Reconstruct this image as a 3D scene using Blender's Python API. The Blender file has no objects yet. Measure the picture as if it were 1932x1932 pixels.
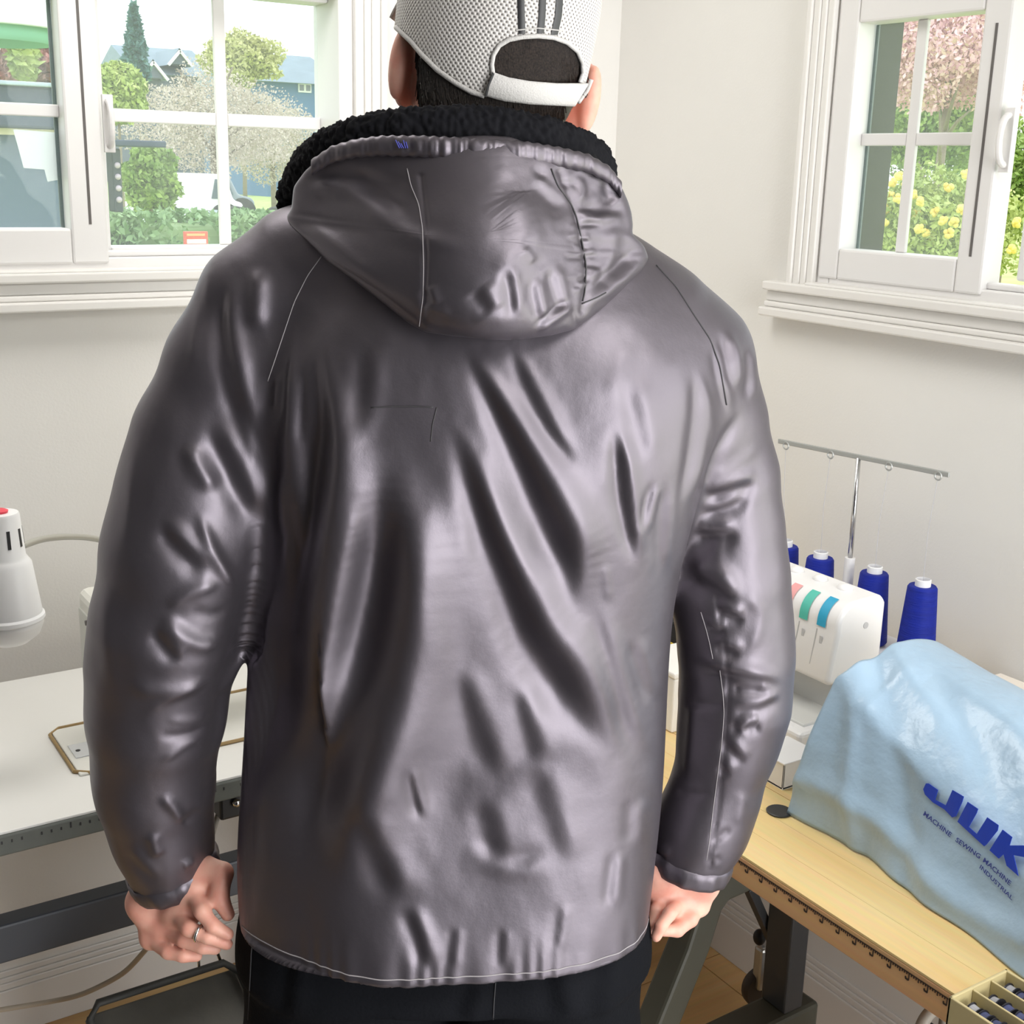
import bpy, bmesh, math, random
import numpy as np
import openvdb
from mathutils import Matrix, Vector, noise

# ------------------------------------------------------------------ camera
C0, FPX = 966.0, 2400.0                        # image centre and focal length for a 1932 px frame
CAM = np.array([0.0, 0.0, 1.58])
def _axes(v1, v2):
    d1 = np.array([v1[0]-C0, -(v1[1]-C0), -FPX]); d2 = np.array([v2[0]-C0, -(v2[1]-C0), -FPX])
    x = d1/np.linalg.norm(d1); y = d2/np.linalg.norm(d2)
    z = np.cross(x, y); z /= np.linalg.norm(z)
    m = x+y; m /= np.linalg.norm(m); n = np.cross(z, m)
    return np.stack([(m-n)/math.sqrt(2), (m+n)/math.sqrt(2), z], 1)
MW = _axes((4900, 420), (-690, 278))           # the two wall directions of the room -> camera rotation
scene = bpy.context.scene
col = scene.collection
cd = bpy.data.cameras.new('camera'); cd.sensor_width = 36; cd.lens = FPX/1932*36; cd.clip_end = 500; cd.clip_start = 0.02
cam = bpy.data.objects.new('camera', cd); col.objects.link(cam)
mm = Matrix([list(r) for r in MW.T]).to_4x4(); mm.translation = Vector(CAM)
cam.matrix_world = mm
scene.camera = cam

# ------------------------------------------------------------------ world and lights
vs = scene.view_settings
vs.view_transform = 'Standard'; vs.look = 'None'; vs.gamma = 1.0; vs.exposure = 0.0; vs.use_curve_mapping = False
world = bpy.data.worlds.new('overcast_sky'); scene.world = world; world.use_nodes = True
wn = world.node_tree; bg = wn.nodes['Background']
bg.inputs[0].default_value = (0.97, 0.985, 1.0, 1); bg.inputs[1].default_value = 2.2
scene.cycles.max_bounces = 8
WX, WY = 1.68, 2.21                            # right wall plane, front wall plane
WL, WB, ZC = -1.9, -1.9, 2.45                  # left wall, back wall, ceiling
def area(name, loc, rot, sx, sy, power, color=(1, 1, 1)):
    d = bpy.data.lights.new(name, 'AREA'); d.shape = 'RECTANGLE'; d.size = sx; d.size_y = sy; d.energy = power; d.color = color
    o = bpy.data.objects.new(name, d); o.location = loc; o.rotation_euler = rot; col.objects.link(o); return o
area('daylight_patio_door', (WX+0.16, -0.4, 1.12), (0, math.radians(90), 0), 1.95, 1.55, 35, (1.0, 1.0, 1.0))
area('daylight_back_door', (0.9, WB-0.16, 1.1), (math.radians(90), 0, 0), 1.45, 2.0, 88, (1.0, 1.0, 1.0))
area('added_fill_rear', (0.85, -0.45, ZC-0.075), (0, 0, 0), 0.8, 0.8, 20, (1.0, 0.99, 0.97))  # unseen fill lamp added to brighten the upper back of the jacket
area('added_fill_front', (0.58, 1.68, ZC-0.075), (0, 0, 0), 1.1, 0.5, 10.5, (1.0, 0.98, 0.95))  # unseen fill lamp added to brighten the front walls and tables

# ------------------------------------------------------------------ helpers
def ray(px, py):
    return MW.T @ np.array([(px-C0)/FPX, -(py-C0)/FPX, -1.0])
def at_x(px, py, X):
    r = ray(px, py); return CAM + r*((X-CAM[0])/r[0])
def at_y(px, py, Y):
    r = ray(px, py); return CAM + r*((Y-CAM[1])/r[1])
def at_z(px, py, Z):
    r = ray(px, py); return CAM + r*((Z-CAM[2])/r[2])
def proj(P):
    c = (np.asarray(P)-CAM) @ MW.T
    return C0+FPX*c[..., 0]/-c[..., 2], C0-FPX*c[..., 1]/-c[..., 2]

ORG = {}
MATS = {}
def nd(nt, t, x=0, y=0, **kw):
    n = nt.nodes.new(t); n.location = (x, y)
    for k, v in kw.items(): setattr(n, k, v)
    return n
def mat(name, color, rough=0.5, metal=0.0, spec=0.5, var=0.0, vscale=8.0, vcolor=None, bump=0.0, bscale=60.0, coat=0.0,
        sheen=0.0, trans=0.0, sss=0.0, stretch=(1, 1, 1), emit=None, estr=0.0, bdist=0.002, subs=(1, .3, .2)):
    if name in MATS: return MATS[name]
    m = bpy.data.materials.new(name); m.use_nodes = True; nt = m.node_tree; b = nt.nodes['Principled BSDF']
    b.inputs['Base Color'].default_value = (*color, 1); b.inputs['Roughness'].default_value = rough
    b.inputs['Metallic'].default_value = metal; b.inputs['Specular IOR Level'].default_value = spec
    b.inputs['Coat Weight'].default_value = coat; b.inputs['Sheen Weight'].default_value = sheen
    b.inputs['Transmission Weight'].default_value = trans
    if sss:
        b.inputs['Subsurface Weight'].default_value = sss; b.inputs['Subsurface Radius'].default_value = subs; b.inputs['Subsurface Scale'].default_value = 0.008
    if emit:
        b.inputs['Emission Color'].default_value = (*emit, 1); b.inputs['Emission Strength'].default_value = estr
    if var or bump:
        tc = nd(nt, 'ShaderNodeTexCoord', -900, 0); mp = nd(nt, 'ShaderNodeMapping', -720, 0); mp.inputs['Scale'].default_value = stretch
        nt.links.new(tc.outputs['Object'], mp.inputs['Vector'])
    if var:
        n = nd(nt, 'ShaderNodeTexNoise', -540, 100); n.inputs['Scale'].default_value = vscale; n.inputs['Detail'].default_value = 5
        nt.links.new(mp.outputs[0], n.inputs['Vector'])
        r = nd(nt, 'ShaderNodeValToRGB', -340, 100)
        c2 = vcolor or tuple(c*(1-var) for c in color)
        r.color_ramp.elements[0].color = (*c2, 1); r.color_ramp.elements[1].color = (*color, 1)
        r.color_ramp.elements[0].position = 0.35; r.color_ramp.elements[1].position = 0.65
        nt.links.new(n.outputs['Fac'], r.inputs[0]); nt.links.new(r.outputs[0], b.inputs['Base Color'])
    if bump:
        n2 = nd(nt, 'ShaderNodeTexNoise', -540, -250); n2.inputs['Scale'].default_value = bscale; n2.inputs['Detail'].default_value = 4
        nt.links.new(mp.outputs[0], n2.inputs['Vector'])
        bp = nd(nt, 'ShaderNodeBump', -260, -250); bp.inputs['Strength'].default_value = bump; bp.inputs['Distance'].default_value = bdist
        nt.links.new(n2.outputs['Fac'], bp.inputs['Height']); nt.links.new(bp.outputs[0], b.inputs['Normal'])
    MATS[name] = m
    return m

def link(o, parent=None):
    col.objects.link(o)
    if parent is not None: o.parent = parent
    return o
def tag(o, label=None, cat=None, group=None, kind=None):
    if label: o['label'] = label
    if cat: o['category'] = cat
    if group: o['group'] = group
    if kind: o['kind'] = kind
    return o
def thing(name, label, cat, loc, group=None):
    o = bpy.data.objects.new(name, None); o.empty_display_size = 0.05; link(o); o.location = loc
    ORG[o] = np.array(loc, float)
    return tag(o, label, cat, group)
def origin_of(o):
    return ORG.get(o, np.zeros(3)) if o is not None else np.zeros(3)
class MB:
    def __init__(s): s.v = []; s.f = []
    def add(s, vs_, fs_):
        k = len(s.v); s.v.extend([tuple(map(float, p)) for p in vs_]); s.f.extend([tuple(i+k for i in f) for f in fs_]); return s
    def box(s, x0, x1, y0, y1, z0, z1):
        x0, x1 = min(x0, x1), max(x0, x1); y0, y1 = min(y0, y1), max(y0, y1); z0, z1 = min(z0, z1), max(z0, z1)
        return s.add([(x0,y0,z0),(x1,y0,z0),(x1,y1,z0),(x0,y1,z0),(x0,y0,z1),(x1,y0,z1),(x1,y1,z1),(x0,y1,z1)],
                     [(0,3,2,1),(4,5,6,7),(0,1,5,4),(1,2,6,5),(2,3,7,6),(3,0,4,7)])
    def beam(s, a, b, wx, wz, up=(0, 0, 1)):
        a = np.array(a, float); b = np.array(b, float); d = b-a; d /= np.linalg.norm(d)
        up = np.array(up, float); sx = np.cross(d, up)
        if np.linalg.norm(sx) < 1e-4: sx = np.cross(d, (1, 0, 0))
        sx /= np.linalg.norm(sx); uz = np.cross(sx, d)
        vs_ = []
        for p in (a, b):
            for i, j in ((-1,-1),(1,-1),(1,1),(-1,1)): vs_.append(p+sx*i*wx/2+uz*j*wz/2)
        return s.add(vs_, [(0,1,2,3),(7,6,5,4),(0,4,5,1),(1,5,6,2),(2,6,7,3),(3,7,4,0)])
    def prism(s, poly, off):
        n = len(poly); p = [np.array(q, float) for q in poly]; o = np.array(off, float)
        return s.add(p+[q+o for q in p], [tuple(range(n-1, -1, -1)), tuple(range(n, 2*n))]+[(i, (i+1) % n, n+(i+1) % n, n+i) for i in range(n)])
    def tube(s, pts, r, n=10, cap=True, closed=False):
        P = np.array(pts, float); N = len(P); r = np.broadcast_to(np.asarray(r, float), (N,))
        T = np.gradient(P, axis=0) if not closed else (np.roll(P, -1, 0)-np.roll(P, 1, 0))
        T /= np.linalg.norm(T, axis=1)[:, None]+1e-12
        u = np.cross(T[0], (0, 0, 1));
        if np.linalg.norm(u) < 1e-3: u = np.cross(T[0], (1, 0, 0))
        u /= np.linalg.norm(u); vs_ = []
        for i in range(N):
            u = u-T[i]*np.dot(u, T[i]); u /= np.linalg.norm(u)+1e-12; w = np.cross(T[i], u)
            for k in range(n):
                a = 2*math.pi*k/n; vs_.append(P[i]+r[i]*(math.cos(a)*u+math.sin(a)*w))
        fs_ = []
        M = N if closed else N-1
        for i in range(M):
            j = (i+1) % N
            for k in range(n): fs_.append((i*n+k, i*n+(k+1) % n, j*n+(k+1) % n, j*n+k))
        if cap and not closed: fs_ += [tuple(range(n-1, -1, -1)), tuple(range((N-1)*n, N*n))]
        return s.add(vs_, fs_)
    def lathe(s, prof, c, n=28, ax=(0, 0, 1)):
        ax = np.array(ax, float); ax /= np.linalg.norm(ax); u = np.cross(ax, (0, 1, 0))
        if np.linalg.norm(u) < 1e-3: u = np.cross(ax, (1, 0, 0))
        u /= np.linalg.norm(u); w = np.cross(ax, u); c = np.array(c, float); vs_ = []
        for r, h in prof:
            for k in range(n):
                a = 2*math.pi*k/n; vs_.append(c+ax*h+max(r, 1e-5)*(math.cos(a)*u+math.sin(a)*w))
        m = len(prof)
        fs_ = [(i*n+k, i*n+(k+1) % n, (i+1)*n+(k+1) % n, (i+1)*n+k) for i in range(m-1) for k in range(n)]
        fs_ += [tuple(range(n-1, -1, -1)), tuple(range((m-1)*n, m*n))]
        return s.add(vs_, fs_)
    def grid(s, G, close_u=False, flip=False):
        G = np.asarray(G, float); a, b = G.shape[:2]; fs_ = []
        for i in range(a-1):
            for j in range(b if close_u else b-1):
                q = (i*b+j, i*b+(j+1) % b, (i+1)*b+(j+1) % b, (i+1)*b+j)
                fs_.append(q[::-1] if flip else q)
        return s.add(G.reshape(-1, 3), fs_)
    def ball(s, c, r, n=10, m=7):
        r = np.broadcast_to(np.asarray(r, float), (3,)); c = np.array(c, float); G = []
        for i in range(m+1):
            th = math.pi*i/m; G.append([c+r*np.array((math.sin(th)*math.cos(2*math.pi*j/n), math.sin(th)*math.sin(2*math.pi*j/n), math.cos(th))) for j in range(n)])
        return s.grid(G, True)
    def build(s, name, m, parent=None, smooth=False, bevel=0.0, seg=2, auto=None):
        return mesh_obj(name, np.array(s.v, float), s.f, m, parent, smooth, bevel, seg, auto)
def mesh_obj(name, V, F, m, parent=None, smooth=False, bevel=0.0, seg=2, auto=None):
    me = bpy.data.meshes.new(name)
    V = np.asarray(V, float)-origin_of(parent)
    if isinstance(F, np.ndarray):
        nf, k = F.shape
        me.vertices.add(len(V)); me.vertices.foreach_set('co', V.astype(np.float32).ravel())
        me.loops.add(nf*k); me.loops.foreach_set('vertex_index', F.astype(np.int32).ravel())
        me.polygons.add(nf); me.polygons.foreach_set('loop_start', np.arange(0, nf*k, k, dtype=np.int32))
        me.update(calc_edges=True)
    else:
        me.from_pydata(V.tolist(), [], F)
    me.materials.append(m)
    if smooth: me.polygons.foreach_set('use_smooth', np.ones(len(me.polygons), bool))
    if auto is not None:
        me.polygons.foreach_set('use_smooth', np.ones(len(me.polygons), bool)); me.set_sharp_from_angle(angle=math.radians(auto))
    me.validate()
    o = bpy.data.objects.new(name, me); link(o, parent); ORG[o] = origin_of(parent)
    if bevel:
        b = o.modifiers.new('bevel', 'BEVEL'); b.width = bevel; b.segments = seg; b.limit_method = 'ANGLE'; b.angle_limit = math.radians(35)
    return o
def struct(o): o['kind'] = 'structure'; return o
rng = np.random.default_rng(7)
random.seed(7)

# ------------------------------------------------------------------ shared materials
M_wall = mat('wall_paint', (0.775, 0.76, 0.728), 0.75, var=0.03, vscale=3, bump=0.15, bscale=220)
M_trim = mat('trim_paint', (0.76, 0.74, 0.71), 0.35, var=0.02, vscale=5)
M_vinyl = mat('white_vinyl', (0.74, 0.725, 0.715), 0.35)
M_ceil = mat('ceiling_paint', (0.40, 0.39, 0.38), 0.9)
M_slot = mat('dark_groove', (0.12, 0.11, 0.105), 0.7)
M_spacer = mat('glass_edge_spacer', (0.16, 0.19, 0.19), 0.5)
M_white = mat('white_plastic', (0.83, 0.83, 0.83), 0.35)
M_chrome = mat('chrome', (0.62, 0.62, 0.63), 0.18, metal=1.0)
M_black = mat('black_plastic', (0.015, 0.015, 0.017), 0.45)
def glass_mat():
    m = bpy.data.materials.new('window_glass'); m.use_nodes = True; nt = m.node_tree; nt.nodes.clear()
    o = nd(nt, 'ShaderNodeOutputMaterial', 600, 0); tr = nd(nt, 'ShaderNodeBsdfTransparent'); gl = nd(nt, 'ShaderNodeBsdfGlossy')
    gl.inputs['Roughness'].default_value = 0.02; df = nd(nt, 'ShaderNodeBsdfTranslucent'); df.inputs[0].default_value = (.9, .93, .95, 1)
    tr.inputs[0].default_value = (0.95, 0.985, 0.98, 1)
    m1 = nd(nt, 'ShaderNodeMixShader', 200, 0); m1.inputs[0].default_value = 0.006
    m2 = nd(nt, 'ShaderNodeMixShader', 400, 0); m2.inputs[0].default_value = 0.07  # translucent share puts a washed-out haze into the glass
    nt.links.new(tr.outputs[0], m1.inputs[1]); nt.links.new(gl.outputs[0], m1.inputs[2])
    nt.links.new(m1.outputs[0], m2.inputs[1]); nt.links.new(df.outputs[0], m2.inputs[2]); nt.links.new(m2.outputs[0], o.inputs[0])
    return m
M_glass = glass_mat()
def wood_mat(name, c1, c2, c3, axis='Y', scale=9.0, rough=0.38, board=None):
    m = bpy.data.materials.new(name); m.use_nodes = True; nt = m.node_tree; b = nt.nodes['Principled BSDF']; b.inputs['Roughness'].default_value = rough
    tc = nd(nt, 'ShaderNodeTexCoord', -1100, 0); mp = nd(nt, 'ShaderNodeMapping', -900, 0)
    st = {'Y': (14, 0.9, 14), 'X': (0.9, 14, 14)}[axis]; mp.inputs['Scale'].default_value = st
    nt.links.new(tc.outputs['Object'], mp.inputs['Vector'])
    n = nd(nt, 'ShaderNodeTexNoise', -700, 0); n.inputs['Scale'].default_value = scale/9; n.inputs['Detail'].default_value = 8; n.inputs['Distortion'].default_value = 0.4
    nt.links.new(mp.outputs[0], n.inputs['Vector'])
    r = nd(nt, 'ShaderNodeValToRGB', -480, 0); e = r.color_ramp.elements
    e[0].color = (*c1, 1); e[0].position = 0.3; e[1].color = (*c3, 1); e[1].position = 0.72
    k = e.new(0.5); k.color = (*c2, 1)
    nt.links.new(n.outputs['Fac'], r.inputs[0])
    n2 = nd(nt, 'ShaderNodeTexNoise', -700, -300); n2.inputs['Scale'].default_value = scale; n2.inputs['Detail'].default_value = 3
    nt.links.new(mp.outputs[0], n2.inputs['Vector'])
    mx = nd(nt, 'ShaderNodeMixRGB', -240, 0); mx.blend_type = 'MULTIPLY'; mx.inputs[0].default_value = 0.22
    nt.links.new(r.outputs[0], mx.inputs[1]); nt.links.new(n2.outputs['Color'], mx.inputs[2]); nt.links.new(mx.outputs[0], b.inputs['Base Color'])
    return m
M_floorwood = wood_mat('oak_laminate_floor', (0.60, 0.37, 0.15), (0.72, 0.47, 0.20), (0.80, 0.55, 0.26), 'X', rough=0.35)

# ------------------------------------------------------------------ room shell
FX0, FX1 = WL, WX
fl = struct(MB().box(WL, WX, WB, WY, -0.06, -0.004).build('floor', mat('floor_underlay', (0.25, 0.16, 0.07), 0.8)))
pw, plen = 0.19, 1.25
k = 0
y = WB
while y < WY:
    x = WL - (k*0.43) % plen
    while x < WX:
        xa, xb = max(x, WL)+0.0012, min(x+plen, WX)-0.0012; ya, yb = y+0.0012, min(y+pw, WY)-0.0012
        if xb-xa > 0.02 and yb-ya > 0.02: MB().box(xa, xb, ya, yb, -0.004, 0.0).build('floor_plank', M_floorwood, fl)
        x += plen
    y += pw; k += 1
struct(MB().box(WL, WX, WB, WY, ZC, ZC+0.08).build('ceiling', M_ceil))
M_dark = mat('darkened_wall', (0.035, 0.036, 0.04), 0.7)  # unseen walls darkened to keep the jacket's left-hand reflections dark
struct(MB().box(WL-0.12, WL, WB, WY, 0, ZC).build('wall_left', M_dark))
def wall_with_opening(name, axis, plane, out, lo, hi, ops, m, thick=0.12):
    """wall slab with rectangular openings; ops = [(s0,s1,z0,z1)] along the other axis"""
    mb = MB(); t = thick*out
    ss = sorted({lo, hi, *[v for o in ops for v in o[:2]]}); zs = sorted({0.0, ZC, *[v for o in ops for v in o[2:]]})
    for a, b in zip(ss[:-1], ss[1:]):
        for c, d in zip(zs[:-1], zs[1:]):
            if any(o[0] <= (a+b)/2 <= o[1] and o[2] <= (c+d)/2 <= o[3] for o in ops): continue
            if axis == 'y': mb.box(a, b, plane, plane+t, c, d)
            else: mb.box(plane, plane+t, a, b, c, d)
    return struct(mb.build(name, m))
W1 = (0.085, 1.075, 1.40, 1.905)
W2 = (0.905, 1.612, 1.40, 1.905)
wall_with_opening('wall_front', 'y', WY, 1, WL, WX+0.12, [W1], M_wall)
wall_with_opening('wall_right', 'x', WX, 1, WB, WY, [W2, (-1.2, 0.4, 0.05, 2.1)], M_wall, 0.06)
wall_with_opening('wall_back', 'y', WB, -1, WL, WX+0.12, [(0.17, 1.63, 0.05, 2.1)], M_dark)

def baseboard(name, axis, plane, sgn, a, b):
    mb = MB()
    for z0, z1, d in ((0, 0.095, 0.014), (0.095, 0.108, 0.011), (0.108, 0.118, 0.0085), (0.118, 0.13, 0.005)):
        if axis == 'y': mb.box(a, b, plane, plane+sgn*d, z0, z1)
        else: mb.box(plane, plane+sgn*d, a, b, z0, z1)
    return struct(mb.build(name, M_trim, bevel=0.002))
baseboard('baseboard_front', 'y', WY, -1, WL, WX)
baseboard('baseboard_right', 'x', WX, -1, 0.4, WY)

# ------------------------------------------------------------------ windows
def make_window(name, axis, plane, op, slide, fixed, casing_lo, casing_hi, sill, handle, slot, FD=0.11, mf=None, ms=None):
    """slide/fixed: (s0,s1,z0,z1) glass rectangles, slide = interior sliding sash; s runs along the wall"""
    def bx(mb, s0, s1, z0, z1, d0, d1):           # d: towards outdoors
        return mb.box(s0, s1, plane+d0, plane+d1, z0, z1) if axis == 'y' else mb.box(plane+d0, plane+d1, s0, s1, z0, z1)
    s0, s1, z0, z1 = op
    f = MB()                                       # outer vinyl frame
    w = 0.028
    bx(f, s0, s0+w, z0, z1, 0.0, FD); bx(f, s1-w, s1, z0, z1, 0.0, FD); bx(f, s0+w, s1-w, z1-w, z1, 0.0, FD); bx(f, s0+w, s1-w, z0, z0+0.02, 0.0, FD)
    bx(f, s0+w, s1-w, z0+0.02, z0+0.03, 0.01, 0.035)
    root = struct(f.build(name, M_vinyl, bevel=0.003))
    def ring(nm, g, m0, m1, n0, n1, d0, d1, bev=0.004):
        a, b, c, d = g; q = MB()
        bx(q, a-m0, a, c-n0, d+n1, d0, d1); bx(q, b, b+m1, c-n0, d+n1, d0, d1); bx(q, a, b, c-n0, c, d0, d1); bx(q, a, b, d, d+n1, d0, d1)
        return q.build(nm, M_vinyl, root, bevel=bev)
    # fixed pane
    fr = ring('fixed_sash', fixed[:4], fixed[4], fixed[5], 0.018, 0.016, 0.043, FD-0.004)
    a, b, c, d = fixed[:4]
    bx(MB(), a-.004, b+.004, c-.004, d+.004, FD-0.02, FD-0.016).build('pane', M_glass, fr)
    mv, mh = mf or ((a+b)/2, (c+d)/2)
    q = MB(); bx(q, mv-0.011, mv+0.011, c, d, FD-0.028, FD-0.02); q.build('muntin', M_vinyl, fr, bevel=0.002)
    for u0, u1 in ((a, mv-0.011), (mv+0.011, b)):
        q = MB(); bx(q, u0, u1, mh-0.011, mh+0.011, FD-0.028, FD-0.02); q.build('muntin', M_vinyl, fr, bevel=0.002)
    # sliding sash
    a, b, c, d, m0, m1, n0, n1 = slide
    sr = ring('sliding_sash', slide[:4], m0, m1, n0, n1, -0.004, 0.042)
    bx(MB(), a-.004, b+.004, c-.004, d+.004, 0.034, 0.038).build('pane', M_glass, sr)
    mv, mh = ms or ((a+b)/2, (c+d)/2-0.002)
    q = MB(); bx(q, mv-0.010, mv+0.010, c, d, 0.026, 0.034); q.build('muntin', M_vinyl, sr, bevel=0.002)
    for u0, u1 in ((a, mv-0.010), (mv+0.010, b)):
        q = MB(); bx(q, u0, u1, mh-0.010, mh+0.010, 0.026, 0.034); q.build('muntin', M_vinyl, sr, bevel=0.002)
    q = MB(); t = 0.006
    bx(q, a, a+t, c, d, 0.0385, 0.0415); bx(q, b-t, b, c, d, 0.0385, 0.0415); q.build('glass_spacer', M_spacer, sr)
    q = MB(); bx(q, slot[0]-0.0022, slot[0]+0.0022, slot[1], slot[2], -0.0048, 0.0); q.build('finger_groove', M_slot, sr)
    hs, hz, hd = handle                             # D shaped pull
    pts = []
    for i in range(13):
        t = math.pi*i/12; pts.append((hz+0.036*math.cos(t), 0.002-0.024*math.sin(t)**0.6))
    P = [(hs, plane+o, z) if axis == 'y' else (plane+o, hs, z) for z, o in pts]
    q = MB(); q.tube(P, 0.0055, 8); bx(q, hs-0.009, hs+0.009, hz-0.046, hz+0.046, -0.0055, 0.001); q.build('pull_handle', M_vinyl, sr, smooth=False, bevel=0.001)
    # casing
    cs = MB()
    def casing_v(x0, x1, outer_hi):
        ww = x1-x0
        if outer_hi: st = ((0, .28, .012), (.28, .5, .016), (.5, .78, .019), (.78, 1, .024))
        else: st = ((0, .22, .024), (.22, .5, .019), (.5, .72, .016), (.72, 1, .012))
        for p, r, dd in st: bx(cs, x0+ww*p, x0+ww*r, z0-0.005, z1+0.06, -dd, 0.0)
    casing_v(casing_hi[0], casing_hi[1], True); casing_v(casing_lo[0], casing_lo[1], False)
    for p, r, dd in ((0, .017, .012), (.017, .03, .016), (.03, .047, .019), (.047, .06, .024)):
        bx(cs, casing_lo[1], casing_hi[0], z1+p, z1+r, -dd, 0.0)
    cs.build('casing', M_trim, root, bevel=0.0025)
    sl = MB()
    for za, zb, dd in ((1.382, 1.398, .034), (1.362, 1.382, .022), (1.352, 1.362, .027), (1.336, 1.352, .040)):
        bx(sl, sill[0], sill[1], za, zb, -dd, 0.0)
    bx(sl, s0, s1, 1.396, 1.403, -0.030, 0.02)
    sl.build('sill', M_trim, root, bevel=0.003)
    return root
make_window('window_1', 'y', WY, W1, (0.16, 0.556, 1.468, 1.845, 0.045, 0.060, 0.058, 0.03), (0.634, at_y(606, 230, WY+0.08)[0], at_y(300, 463, WY+0.08)[2], 1.862, 0.016, 0.022),
            (0.025, 0.085), (1.075, 1.135), (-0.01, 1.165), (0.627, 1.637, 0), (0.5875, 1.475, 1.83), mf=(at_y(418, 225, WY+0.085)[0], at_y(420, 226, WY+0.085)[2]))
make_window('window_2', 'x', WX, W2, (1.318, 1.563, 1.463, 1.826, 0.050, 0.044, 0.052, 0.045), (0.955, 1.212, 1.452, 1.85, 0.02, 0.03),
            (0.85, 0.905), (1.612, 1.664), (0.80, 1.712), (1.252, 1.640, 0), (1.293, 1.468, 1.806), FD=0.068, ms=(at_x(1722, 258, WX+0.03)[1], at_x(1722, 263, WX+0.03)[2]))
# patio door and rear window frames behind the camera (they light the room)
def plain_frame(name, axis, plane, out, s0, s1, z0, z1, mid):
    mb = MB(); w = 0.06
    def bx(a, b, c, d):
        if axis == 'y': mb.box(a, b, plane, plane+out*0.1, c, d)
        else: mb.box(plane, plane+out*0.1, a, b, c, d)
    bx(s0, s0+w, z0, z1); bx(s1-w, s1, z0, z1); bx(s0, s1, z1-w, z1); bx(s0, s1, z0, z0+w); bx(mid-0.03, mid+0.03, z0, z1)
    return struct(mb.build(name, M_vinyl, bevel=0.004))
plain_frame('door_1', 'x', WX, 1, -1.2, 0.4, 0.05, 2.1, -0.4)
plain_frame('door_2', 'y', WB, -1, 0.17, 1.63, 0.05, 2.1, 0.9)
t = thing('added_ceiling_fill', 'added flat ceiling fill panel, unseen, brightening the sewing corner', 'fill panel', (0.58, 1.68, ZC))  # unseen fixture added around the front fill lamp
MB().box(0.01, 1.15, 1.41, 1.95, ZC-0.03, ZC).build('housing', M_white, t, bevel=0.006)
MB().box(0.04, 1.12, 1.44, 1.92, ZC-0.06, ZC-0.03).build('diffuser', mat('fill_panel_glow', (.9, .9, .88), .5, emit=(1, .96, .9), estr=1.5), t, bevel=0.01)

t = thing('added_ceiling_fill', 'added square ceiling fill panel, unseen, brightening the jacket back', 'fill panel', (0.85, -0.45, ZC))  # unseen fixture added to carry the rear fill lamp
MB().box(0.41, 1.29, -0.89, -0.01, ZC-0.03, ZC).build('housing', M_white, t, bevel=0.006)
MB().box(0.45, 1.25, -0.85, -0.05, ZC-0.06, ZC-0.03).build('diffuser', MATS['fill_panel_glow'], t, bevel=0.01)
rug = thing('added_rug', 'added charcoal rug, unseen, darkening reflections to the left behind the man', 'rug', (-0.8, -0.3, 0))  # unseen dark rug added so the jacket's left side reflects little
MB().box(-1.8, 0.2, -1.85, 1.2, 0.0, 0.012).build('pile', mat('dark_absorber_pile', (0.03, 0.03, 0.033), 0.95, bump=0.6, bscale=300), rug, bevel=0.004)
MB().box(-1.82, 0.22, -1.87, 1.22, 0.0, 0.006).build('binding', mat('rug_binding', (0.02, 0.02, 0.022), 0.9), rug, bevel=0.002)
rug = thing('added_rug', 'added pale grey rug, unseen, bouncing light in front of the glazed doors', 'rug', (0.95, -0.55, 0))  # unseen pale rug added to bounce light onto the lower jacket
MB().box(0.30, 1.62, -1.85, 0.90, 0.0, 0.012).build('pile', mat('pale_bounce_pile', (0.66, 0.65, 0.66), 0.95, bump=0.6, bscale=300), rug, bevel=0.004)
MB().box(0.28, 1.64, -1.87, 0.92, 0.0, 0.006).build('binding', mat('pale_rug_binding', (0.5, 0.49, 0.5), 0.9), rug, bevel=0.002)
# ------------------------------------------------------------------ outdoors (seen through the two windows)
GZ = 0.15                                       # outside ground level
M_lawn = mat('lawn_grass', (0.50, 0.62, 0.22), 0.9, var=0.3, vscale=1.5)
M_road = mat('pale_asphalt', (0.62, 0.63, 0.64), 0.9, var=0.08, vscale=2)
g = struct(MB().box(-30, 120, WY+0.3, 130, GZ-0.3, GZ).add(*[[(WX+0.3, -60, GZ), (120, -60, GZ), (120, WY+0.3, GZ), (WX+0.3, WY+0.3, GZ)], [(0, 1, 2, 3)]]).build('ground', M_lawn))
struct(MB().box(-10, 60, 22, 34, GZ, GZ+0.01).build('road', M_road))

def leaf_mat(name, c, c2, t=0.25):
    m = mat(name, c, 0.6, var=0.4, vscale=6, vcolor=c2)
    return m
def leaves(n, centre, radii, size, shell=0.55, flat=0.0, seed=0, squash=None):
    """n small leaf quads filling an ellipsoid crown"""
    r = np.random.default_rng(seed); d = r.normal(size=(n, 3)); d /= np.linalg.norm(d, axis=1)[:, None]
    rad = shell+(1-shell)*r.random(n)**0.6
    lump = 1+0.16*np.sin(d[:, 0]*5+seed)*np.cos(d[:, 1]*4+1.3*seed)+0.12*np.sin(d[:, 2]*7+d[:, 0]*6+seed)
    P = np.array(centre)+d*rad[:, None]*lump[:, None]*np.array(radii)
    if squash: P = squash(P)
    a = r.normal(size=(n, 3)); a /= np.linalg.norm(a, axis=1)[:, None]
    b = np.cross(a, r.normal(size=(n, 3))); b /= np.linalg.norm(b, axis=1)[:, None]
    s = size*(0.6+0.8*r.random(n))[:, None]
    V = np.stack([P-a*s, P+b*s*0.55, P+a*s, P-b*s*0.55], 1).reshape(-1, 3)
    return V, np.arange(4*n).reshape(-1, 4)
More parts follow.
